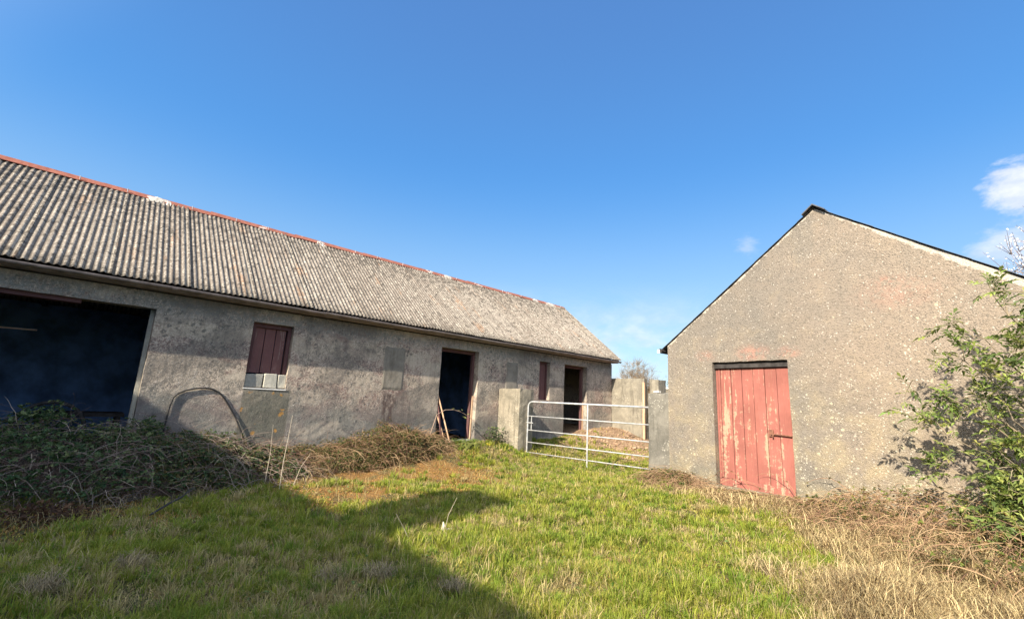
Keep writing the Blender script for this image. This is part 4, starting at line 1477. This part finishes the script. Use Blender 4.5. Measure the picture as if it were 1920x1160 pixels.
# ------------------------------------------------------------------ brambles
def arc_stem(mb, p, L, az, up, r, tint, droop=1.6, seg=7, wob=0.05, floor=None):
    pts = [Vector(p)]
    el = up
    a = az
    st = L / seg
    q = Vector(p)
    for k in range(seg):
        el -= droop / seg * random.uniform(0.6, 1.4)
        a += random.uniform(-0.35, 0.35)
        q = q + Vector((math.cos(el) * math.cos(a), math.cos(el) * math.sin(a), math.sin(el))) * st
        q += Vector((random.uniform(-wob, wob), random.uniform(-wob, wob), random.uniform(-wob, wob))) * st
        g = hz(q.x, q.y) + 0.015
        if q.z < g:
            q.z = g + random.uniform(0, 0.03)
            el = abs(el) * 0.3
        if floor is not None and q.x < floor:
            q.x = floor + random.uniform(0, 0.03)
        pts.append(q.copy())
    mb.tube(pts, [r * (1 - 0.65 * i / seg) for i in range(seg + 1)], 4, tint)
    return pts


def rdir():
    v = Vector((random.gauss(0, 1), random.gauss(0, 1), random.gauss(0, 1)))
    return v.normalized()


def trifoliate(mb, p, size, tint, rnd=0.3):
    d = rdir()
    d.z *= 0.4
    d.normalize()
    up = Vector((random.gauss(0, .5), random.gauss(0, .5), 1)).normalized()
    sd = d.cross(up).normalized()
    for ang, sc in ((0, 1.0), (1.15, 0.8), (-1.15, 0.8)):
        dd_ = (d * math.cos(ang) + sd * math.sin(ang)).normalized()
        k = random.uniform(1 - rnd, 1 + rnd)
        mb.leaf(p, dd_, size * sc * 0.68, size * sc, (up + rdir() * 0.25).normalized(), tuple(v * k for v in tint))


def thicket(name, label, yr, topf_, widf, n_st, n_lf, st_tints, lf_tints, lf_size=0.05, lowleaf=0.35, category='bramble'):
    o = thing(name, label, category, (FX + 0.4, (yr[0] + yr[1]) / 2, 0))
    off = o.location.copy()
    sb_, lb = MB(), MB()
    for i in range(n_st):
        y = random.uniform(*yr)
        w = widf(y)
        x = FX + 0.06 + abs(random.gauss(0, 0.5)) * w
        if x > FX + w * 1.02:
            x = FX + random.uniform(0.1, w)
        T = topf_(y) * math.sqrt(max(0.05, 1 - ((x - FX) / (w * 1.05)) ** 2))
        z = hz(x, y) + random.uniform(0, 1) ** 0.9 * T * 0.92
        arc_stem(sb_, (x, y, z), random.uniform(0.15, 0.7) * (1.35 if lf_size > 0.045 else 0.8), random.uniform(0, 2 * math.pi), random.uniform(-0.6, 1.2), random.uniform(0.002, 0.0048), random.choice(st_tints), droop=random.uniform(0.8, 2.8), floor=FX + 0.03)
    for i in range(n_lf):
        y = random.uniform(*yr)
        w = widf(y)
        x = FX + 0.05 + random.uniform(0, 1) ** 0.9 * w * 0.95
        T = topf_(y) * math.sqrt(max(0.03, 1 - ((x - FX) / w) ** 2)) * (0.8 + 0.5 * (vs(x * 1, y, 4.5, 120)))
        f = random.uniform(lowleaf, 1) ** 0.6
        if (vs(x + f, y + f * 2, 3.2, 122)) < 0.28:
            continue
        p = Vector((x, y, hz(x, y) + f * T))
        trifoliate(lb, p, random.uniform(0.6, 1.25) * lf_size, random.choice(lf_tints))
    for mb in (sb_, lb):
        mb.v = [(a - off.x, b - off.y, c - off.z) for a, b, c in mb.v]
    tag(sb_.build('stems', 'twig', o), kind='stuff')
    tag(lb.build('leaves', 'leaf', o), kind='stuff')
    return o


def interp(pairs):
    ys = [p[0] for p in pairs]
    vs = [p[1] for p in pairs]
    return lambda y: float(np.interp(y, ys, vs))


topL = interp([(-4, 0.85), (-0.6, 0.80), (-0.1, 0.92), (0.25, 0.66), (0.7, 0.9), (1.2, 0.62), (2.1, 0.5), (2.6, 0.3)])
widL = interp([(-4, 2.6), (-1.5, 2.3), (0, 2.15), (1.0, 2.0), (2.6, 1.35)])
dk_st = [(0.22, 0.165, 0.14), (0.28, 0.22, 0.18), (0.12, 0.08, 0.065), (0.36, 0.29, 0.23), (0.18, 0.11, 0.09)]
dk_lf = [(0.05, 0.095, 0.03), (0.07, 0.13, 0.045), (0.035, 0.07, 0.025), (0.11, 0.16, 0.06), (0.17, 0.20, 0.08)]
br_st = [(0.34, 0.22, 0.13), (0.25, 0.15, 0.09), (0.42, 0.29, 0.17), (0.16, 0.09, 0.06), (0.22, 0.15, 0.08)]
br_lf = [(0.12, 0.115, 0.035), (0.17, 0.13, 0.05), (0.08, 0.10, 0.03), (0.22, 0.14, 0.06), (0.10, 0.13, 0.03)]
thicket('bramble_thicket', 'deep shaded bramble thicket with dark leaves before the open cart bay', (-3.8, 0.9), topL, widL, 5600, 6200, dk_st, dk_lf, 0.06, 0.55)
thicket('bramble_thicket', 'shaded bramble patch below the black hoop and the boarded window', (0.9, 3.0), topL, widL, 2600, 5200, dk_st, dk_lf + br_lf[:2], 0.05, 0.4)
topM = interp([(2.4, 0.30), (3.0, 0.30), (3.7, 0.34), (4.3, 0.54), (5.0, 0.64), (5.6, 0.45), (6.3, 0.26), (6.6, 0.12)])
widM = interp([(2.4, 1.4), (3.5, 1.2), (4.5, 1.1), (5.5, 0.95), (6.6, 0.6)])
thicket('bramble_mound', 'sunlit brown bramble mound between the boarded window and middle door', (2.6, 6.5), topM, widM, 5200, 15000, br_st, br_lf, 0.034, 0.1)


def shedbramble():
    o = thing('bramble_hedge', 'low dry bramble and twigs along the foot of the shed gable', 'bramble', (-3, 8.3, 0.1))
    off = o.location.copy()
    sb_, lb = MB(), MB()
    top = interp([(-5.2, 0.26), (-4.2, 0.26), (-3.8, 0.14), (-3.3, 0.10), (-2.5, 0.13), (-1.5, 0.45), (-0.8, 0.68), (0.2, 0.75), (1.8, 0.8)])
    wd = interp([(-5.2, 0.35), (-3.5, 0.7), (-2.3, 0.9), (-1.3, 1.6), (-0.6, 2.6), (1.8, 3.2)])
    for i in range(4600):
        x = random.uniform(-5.15, 1.6)
        g = random.uniform(0.02, 1) * wd(x)
        y = 8.384 - 0.0993 * x - g
        T = top(x) * math.sqrt(max(0.04, 1 - (g / (wd(x) * 1.05)) ** 2))
        p = (x, y, hz(x, y) + random.uniform(0, 1) * T)
        L = random.uniform(0.2, 0.75)
        az = random.uniform(math.pi, 2 * math.pi) if random.random() < 0.8 else random.uniform(0, math.pi)
        before = len(sb_.v)
        arc_stem(sb_, p, L, az, random.uniform(-0.3, 0.8), random.uniform(0.002, 0.0045), random.choice(br_st), droop=random.uniform(0.8, 2.6))
        # keep stems on this side of the gable
        for q in range(before, len(sb_.v)):
            a, b, c = sb_.v[q]
            lim = 8.384 - 0.0993 * a - 0.02
            if b > lim:
                sb_.v[q] = (a, lim - (b - lim) * 0.1, c)
    for i in range(4600):
        x = random.uniform(-5.1, 1.6)
        g = random.uniform(0.05, 1) * wd(x)
        y = 8.384 - 0.0993 * x - g
        if (vs(x, y, 2.2, 130)) < 0.42:
            continue
        T = top(x) * math.sqrt(max(0.04, 1 - (g / (wd(x) * 1.05)) ** 2))
        trifoliate(lb, Vector((x, y, hz(x, y) + random.uniform(0.3, 1.05) * T)), random.uniform(0.03, 0.05), random.choice([(0.16, 0.20, 0.04), (0.11, 0.14, 0.03), (0.20, 0.16, 0.05), (0.07, 0.09, 0.03), (0.24, 0.15, 0.06)]))
    # a few longer canes arching up against the wall
    for (x, g, L, az, up) in ((-1.55, 0.25, 0.9, 2.9, 1.35), (-1.35, 0.3, 0.8, 2.9, 1.1), (-1.05, 0.25, 0.7, 0.5, 1.4), (-3.1, 0.2, 0.9, 2.7, 1.0), (-2.4, 0.15, 0.8, 2.8, 1.2), (-3.6, 0.2, 0.8, 0.2, 0.8), (-2.2, 0.3, 1.0, 0.3, 0.6), (-0.4, 0.6, 1.2, 3.0, 0.9)):
        y = 8.384 - 0.0993 * x - g
        pts = arc_stem(sb_, (x, y, hz(x, y) + 0.2), L, az, up, 0.006, (0.30, 0.17, 0.10), droop=1.9, wob=0.02)
        for q in pts[2:]:
            if random.random() < 0.55:
                trifoliate(lb, q, 0.04, (0.12, 0.12, 0.04))
    for mb in (sb_, lb):
        mb.v = [(a - off.x, b - off.y, c - off.z) for a, b, c in mb.v]
    tag(sb_.build('stems', 'twig', o), kind='stuff')
    tag(lb.build('leaves', 'leaf', o), kind='stuff')


shedbramble()

# long grey canes lying over the front of the shaded thicket
mb = MB()
for i in range(34):
    y = random.uniform(-3.2, 1.2)
    x = random.uniform(-8.0, -7.25)
    arc_stem(mb, (x, y, hz(x, y) + random.uniform(0.15, 0.55)), random.uniform(0.8, 1.7), random.choice([1.57, -1.57]) + random.gauss(0, 0.5), random.uniform(0.0, 0.6), random.uniform(0.003, 0.0055), random.choice([(0.24, 0.18, 0.15), (0.18, 0.13, 0.11), (0.30, 0.24, 0.19)]), droop=random.uniform(0.5, 1.4), seg=10, wob=0.15)
tag(mb.build('dead_canes', 'twig'), 'long bare grey canes sprawling over the front of the shaded brambles', 'canes', kind='stuff')

# small plants at the pillar foot and by the mossy stone
def small_plant(name, label, cx, cy, h, r, nst, nlf, sts, lfs, size=0.04, cat='plant'):
    o = thing(name, label, cat, (cx, cy, 0))
    sb_, lb = MB(), MB()
    for i in range(nst):
        arc_stem(sb_, (cx + random.gauss(0, r * .4), cy + random.gauss(0, r * .4), hz(cx, cy)), random.uniform(.4, 1.1) * h * 1.3, random.uniform(0, 6.28), random.uniform(0.7, 1.5), 0.004, random.choice(sts), droop=1.2, floor=FX + 0.03)
    for i in range(nlf):
        p = Vector((cx + random.gauss(0, r * .5), cy + random.gauss(0, r * .5), hz(cx, cy) + random.uniform(0.02, 1) * h))
        p.x = max(p.x, FX + 0.04)
        trifoliate(lb, p, random.uniform(.7, 1.2) * size, random.choice(lfs))
    for mb in (sb_, lb):
        mb.v = [(a - cx, b - cy, c) for a, b, c in mb.v]
    tag(sb_.build('stems', 'twig', o), kind='stuff')
    tag(lb.build('leaves', 'leaf', o), kind='stuff')
    return o


small_plant('bramble_sprig', 'dark leafy bramble sprig growing at the left foot of the gate pillar', -9.15, 8.05, 0.42, 0.26, 26, 170, dk_st, dk_lf, 0.055)
small_plant('nettle_clump', 'low green weeds growing around the mossy stone before the middle door', -9.05, 6.9, 0.16, 0.36, 12, 200, br_st, [(0.10, 0.16, 0.03), (0.15, 0.2, 0.04), (0.12, 0.12, 0.04)], 0.045)
small_plant('dock_plant', 'green weeds crowding the foot of the shed wall corner', -5.0, 8.6, 0.16, 0.22, 10, 90, br_st, [(0.12, 0.17, 0.03), (0.18, 0.15, 0.05)], 0.045)
# cane arching across the middle doorway
o = thing('bramble_cane', 'single bramble cane arching across the dark middle doorway', 'bramble', (0, 0, 0))
mb, lb = MB(), MB()
mb.tube([(-9.2, 6.1, 0.6), (-9.27, 6.3, 1.07), (-9.3, 6.55, 1.18), (-9.3, 6.8, 1.19), (-9.3, 7.0, 1.15), (-9.3, 7.13, 1.10), (-9.29, 7.3, 1.02), (-9.28, 7.58, 0.84)], [.009, .009, .008, .008, .007, .006, .005, .003], 6, (0.36, 0.26, 0.20))
for q in ((-9.3, 6.78, 1.2), (-9.3, 6.98, 1.18), (-9.28, 7.02, 1.2), (-9.28, 7.1, 1.02), (-9.28, 7.12, 1.0), (-9.3, 7.25, 1.08), (-9.27, 7.16, 1.0)):
    trifoliate(lb, Vector(q), 0.06, (0.25, 0.28, 0.10))
mb.build('cane', 'twig', o)
tag(lb.build('leaves', 'leaf', o), kind='stuff')
# leaning broken planks at the middle door
def lean_plank(p0, p1, w, t, label, m='barewood'):
    a, b = Vector(p0), Vector(p1)
    d = (b - a)
    L = d.length
    rot = d.to_track_quat('Z', 'X').to_matrix()
    mb = MB()
    k = 6
    for i in range(k + 1):
        z = L * i / k
        ww = w * (1 - 0.45 * (i / k) ** 2) * random.uniform(.9, 1.05)
        for (x, y) in ((-t / 2, -ww / 2), (t / 2, -ww / 2), (t / 2, ww / 2), (-t / 2, ww / 2)):
            q = rot @ Vector((x, y, z)) + a
            mb.v.append(tuple(q))
    for i in range(k):
        for j in range(4):
            j2 = (j + 1) % 4
            mb.f.append((i * 4 + j, i * 4 + j2, (i + 1) * 4 + j2, (i + 1) * 4 + j))
    mb.f += [(3, 2, 1, 0), tuple(k * 4 + i for i in range(4))]
    return tag(mb.build('broken_plank', m), label, 'plank', 'broken planks leaning in the middle doorway')


lean_plank((-9.22, 6.74, 0.30), (-9.47, 6.40, 1.58), 0.085, 0.03, 'longest bleached plank leaning against the left jamb of the middle door')
lean_plank((-9.20, 6.62, 0.28), (-9.44, 6.42, 1.05), 0.06, 0.025, 'short pale broken plank in front, at the foot of the middle door')
lean_plank((-9.26, 6.52, 0.30), (-9.46, 6.41, 1.45), 0.07, 0.025, 'dark maroon plank behind the pale ones in the middle doorway', 'maroon')
# mossy stone
block('mossy_stone', 'moss', (-8.95, 6.82, 0.15), (-8.72, 7.22, hz(-8.8, 7.0) + 0.15), 'moss covered stone block in the grass before the middle door', 'stone', jit=0.03, seg=0.07)


# ------------------------------------------------------------------ rubble before the far door
def stone(name, c, s, m, label, grp='stones on the spoil heap in the yard'):
    mb = MB()
    pts = []
    n, k = 7, 5
    rnd = [random.uniform(0.7, 1.2) for _ in range(60)]
    for i in range(1, k):
        th = math.pi * i / k
        for j in range(n):
            ph = 2 * math.pi * j / n
            q = rnd[(i * n + j) % 60]
            mb.v.append((c[0] + s[0] * math.sin(th) * math.cos(ph) * q, c[1] + s[1] * math.sin(th) * math.sin(ph) * q, c[2] + s[2] * math.cos(th) * q))
    mb.v += [(c[0], c[1], c[2] + s[2]), (c[0], c[1], c[2] - s[2])]
    T, B = len(mb.v) - 2, len(mb.v) - 1
    for i in range(k - 2):
        for j in range(n):
            j2 = (j + 1) % n
            mb.f.append((i * n + j2, i * n + j, (i + 1) * n + j, (i + 1) * n + j2))
    for j in range(n):
        j2 = (j + 1) % n
        mb.f.append((T, j, j2))
        mb.f.append((B, (k - 2) * n + j2, (k - 2) * n + j))
    return tag(mb.build(name, m), label, 'stone', grp)


lab = ['pale stone nearest the far doorway on the spoil', 'largest pale stone on the spoil by the far wall', 'small stone at the front edge of the spoil', 'brown stone right of the gate brace on the spoil', 'flat stone at the right edge of the spoil']
for (x, y, s_, l_) in ((-8.75, 11.75, 0.09, lab[0]), (-8.35, 13.1, 0.15, lab[1]), (-7.9, 11.2, 0.06, lab[2]), (-7.5, 12.0, 0.09, lab[3]), (-6.9, 11.9, 0.10, lab[4])):
    stone('rubble_stone', (x, y, hz(x, y) + s_ * 0.25), (s_, s_ * 1.2, s_ * 0.55), 'rubble', l_)
mb = MB()
for i in range(900):
    x, y = random.uniform(-9.2, -5.6), random.uniform(10.6, 13.7)
    if random.random() > 0.35 + 0.65 * math.exp(-((x + 8.2) ** 2 + (y - 12.4) ** 2)):
        continue
    s_ = random.uniform(0.008, 0.034)
    mb.box((-s_, -s_, -s_ * .5), (s_, s_, s_ * .5), s_ * 0.35, Matrix.Rotation(random.uniform(0, 6), 3, rdir()), (x, y, hz(x, y) + s_ * .3))
tag(mb.build('rubble', 'rubble'), 'brown broken rubble spread before the far doorway', 'rubble', kind='stuff')

# brown leaf and twig heap at the left edge of the brambles
mb = MB()
for i in range(450):
    x, y = -6.9 + random.gauss(0, 0.16), -0.05 + random.gauss(0, 0.28)
    z = hz(x, y) + 0.16 * math.exp(-((x + 6.9) ** 2 / .06 + (y + .05) ** 2 / .16)) * random.uniform(0.2, 1)
    mb.leaf(Vector((x, y, z)), rdir(), 0.035, 0.06, rdir(), random.choice([(0.12, 0.065, 0.035), (0.16, 0.09, 0.05), (0.08, 0.045, 0.03)]))
tag(mb.build('leaf_heap', 'straw'), 'small heap of rusty brown dead leaves at the thicket edge', 'leaves', kind='stuff')


# ------------------------------------------------------------------ elder bush
def elder():
    o = thing('elder_bush', 'young elder bush with fresh green leaves against the shed gable', 'bush', (0.75, 7.35, 0.1))
    off = o.location.copy()
    wb, lb = MB(), MB()
    base = Vector((0.75, 7.35, 0.05))
    greens = [(0.18, 0.235, 0.05), (0.24, 0.29, 0.065), (0.13, 0.175, 0.04), (0.31, 0.34, 0.09), (0.09, 0.13, 0.03)]

    def pinnate(p, d, L):
        up = Vector((random.gauss(0, .25), random.gauss(0, .25) - 0.25, 1)).normalized()
        d = d.normalized()
        d = (d + Vector((0, 0, random.uniform(-0.35, 0.25)))).normalized()
        sd = d.cross(up).normalized()
        tnt = random.choice(greens)
        k = random.uniform(0.8, 1.2)
        tnt = tuple(v * k for v in tnt)
        wb.tube([p, p + d * L], [0.0022, 0.001], 3, (0.15, 0.2, 0.06))
        for f, ang in ((0.45, 1.0), (0.45, -1.0), (0.78, 0.85), (0.78, -0.85), (1.0, 0.0)):
            q = p + d * L * f
            dd_ = (d * math.cos(ang) + sd * math.sin(ang)).normalized()
            lf = L * random.uniform(0.6, 0.85)
            mb_n = (up + rdir() * 0.3).normalized()
            lb.leaf(q, dd_, lf * 0.40, lf, mb_n, tuple(v * random.uniform(.9, 1.1) for v in tnt))

    def branch(a, b, r, lv):
        d = b - a
        pts = []
        n = 7
        sag = Vector((0, 0, 0.10 * d.length))
        for i in range(n + 1):
            t = i / n
            pts.append(a + d * t + sag * math.sin(t * math.pi) * 0.8 + rdir() * 0.012 * d.length)
        wb.tube(pts, [r * (1 - 0.75 * i / n) for i in range(n + 1)], 5, random.choice([(0.24, 0.20, 0.14), (0.30, 0.24, 0.16), (0.20, 0.16, 0.11)]))
        if lv == 0:
            for i in range(2, n + 1):
                for _ in range(2 if random.random() < 0.75 else 1):
                    dv = (rdir() + d.normalized() * 0.5)
                    tip = pts[i] + dv.normalized() * random.uniform(0.15, 0.42)
                    branch(pts[i], tip, r * 0.4, 1)
        else:
            for i in range(3, n + 1, 2):
                for s_ in (0, 1):
                    pinnate(pts[i], rdir() + d.normalized() * 0.7, random.uniform(0.075, 0.14))
    targets = [(-0.74, 7.46, 1.98), (-0.45, 7.42, 2.35), (-0.25, 7.40, 2.62), (0.02, 7.35, 2.92), (-0.72, 7.46, 1.42), (-0.62, 7.45, 0.95),
               (0.35, 7.25, 2.85), (0.15, 7.35, 2.25), (-0.3, 7.5, 1.75), (-0.1, 7.3, 0.8), (0.2, 7.1, 1.7), (0.2, 7.1, 1.0), (0.1, 6.95, 0.7), (0.05, 7.2, 1.5), (0.35, 7.2, 2.45), (0.35, 6.9, 0.6), (-0.1, 7.25, 1.15), (-0.3, 7.3, 0.7), (0.1, 7.0, 0.35), (-0.35, 7.15, 0.45), (0.1, 6.9, 0.5),
               (0.7, 7.2, 3.1), (1.1, 7.2, 2.9), (1.5, 7.3, 2.5), (1.7, 7.2, 1.9), (1.8, 7.2, 1.3), (0.45, 7.0, 1.3), (0.4, 6.9, 2.1), (0.8, 6.9, 2.4), (1.2, 6.9, 1.6), (0.5, 6.8, 0.9), (1.0, 7.6, 3.2)]
    for tpt in targets:
        tpt = Vector(tpt)
        st = base + Vector((RV(-.15, .15), RV(-.15, .15), 0)) + (Vector((0, 0, 1)) * max(0.0, tpt.z - 0.7) * random.uniform(0.15, 0.45))
        branch(st, tpt, 0.014, 0)
    for k in range(5):
        q = base + Vector((RV(-.2, .2), RV(-.2, .2), 0))
        wb.tube([q, q + Vector((RV(-.1, .1), RV(-.1, .1), 0.7)), q + Vector((RV(-.2, .2), RV(-.15, .15), 1.5))], [0.03, 0.024, 0.015], 7, (0.24, 0.20, 0.15))
    for mb in (wb, lb):
        mb.v = [(a - off.x, b - off.y, c - off.z) for a, b, c in mb.v]
    tag(wb.build('branches', 'twig', o), kind='stuff')
    tag(lb.build('leaves', 'leaf', o), kind='stuff')


elder()


# ------------------------------------------------------------------ far bushes and blossom tree
def bare_bush(name, label, c, w, h, n, tint, cat='bush', blossom=0, base_z=0.4, leaves=0, spread=1.0, r=0.02, twigs=4):
    o = thing(name, label, cat, (c[0], c[1], base_z))
    wb, lb = MB(), MB()
    for i in range(n):
        a = random.uniform(0, 2 * math.pi)
        f = random.uniform(0.1, 1)
        tip = Vector((math.cos(a) * w * f * 0.5, math.sin(a) * w * f * 0.5, h * random.uniform(0.6, 1.0) * (1 - 0.35 * f * f)))
        st = Vector((tip.x * 0.15, tip.y * 0.15, 0))
        pts = [st + (tip - st) * t + Vector((tip.x, tip.y, 0)) * 0.15 * math.sin(t * 3.1) + rdir() * 0.03 * h * t for t in [k / 6 for k in range(7)]]
        wb.tube(pts, [r * (1 - 0.85 * k / 6) for k in range(7)], 4, tint)
        for k in range(2, 7):
            for _ in range(twigs):
                dv = (rdir() * spread + (tip - st).normalized() * 0.8).normalized()
                L = random.uniform(0.15, 0.5) * h * 0.3
                q = pts[k] + dv * L
                wb.tube([pts[k], pts[k] + dv * L * .5 + rdir() * .02, q], [r * .3, r * .22, r * .12], 3, tint)
                for _b in range(blossom):
                    b = pts[k] + dv * L * random.uniform(0.1, 1) + rdir() * 0.05
                    lb.leaf(b, rdir(), 0.05, 0.06, rdir(), (0.85, 0.84, 0.85))
                for _b in range(leaves):
                    b = pts[k] + dv * L * random.uniform(0.3, 1) + rdir() * 0.05
                    lb.leaf(b, rdir(), 0.05, 0.09, rdir(), (0.14, 0.15, 0.06))
    tag(wb.build('branches', 'twig', o), kind='stuff')
    if lb.v:
        lb.build('blossom' if blossom else 'leaves', 'leaf', o)


bare_bush('bare_bush', 'bare brown bush showing above the far yard wall', (-12.0, 19.4), 2.4, 3.3, 200, (0.27, 0.20, 0.13), base_z=0.4, r=0.014, twigs=9)
bare_bush('bare_bush', 'thin twiggy bush beside the left eave of the shed', (-9.5, 18.7), 1.0, 3.9, 16, (0.30, 0.25, 0.2), base_z=0.3, leaves=1, r=0.012)
bare_bush('blossom_tree', 'blackthorn in white blossom rising behind the shed roof', (1.35, 20.4), 3.6, 7.3, 60, (0.20, 0.14, 0.12), 'tree', blossom=7, base_z=0.2, r=0.035, twigs=5)
print('script done')
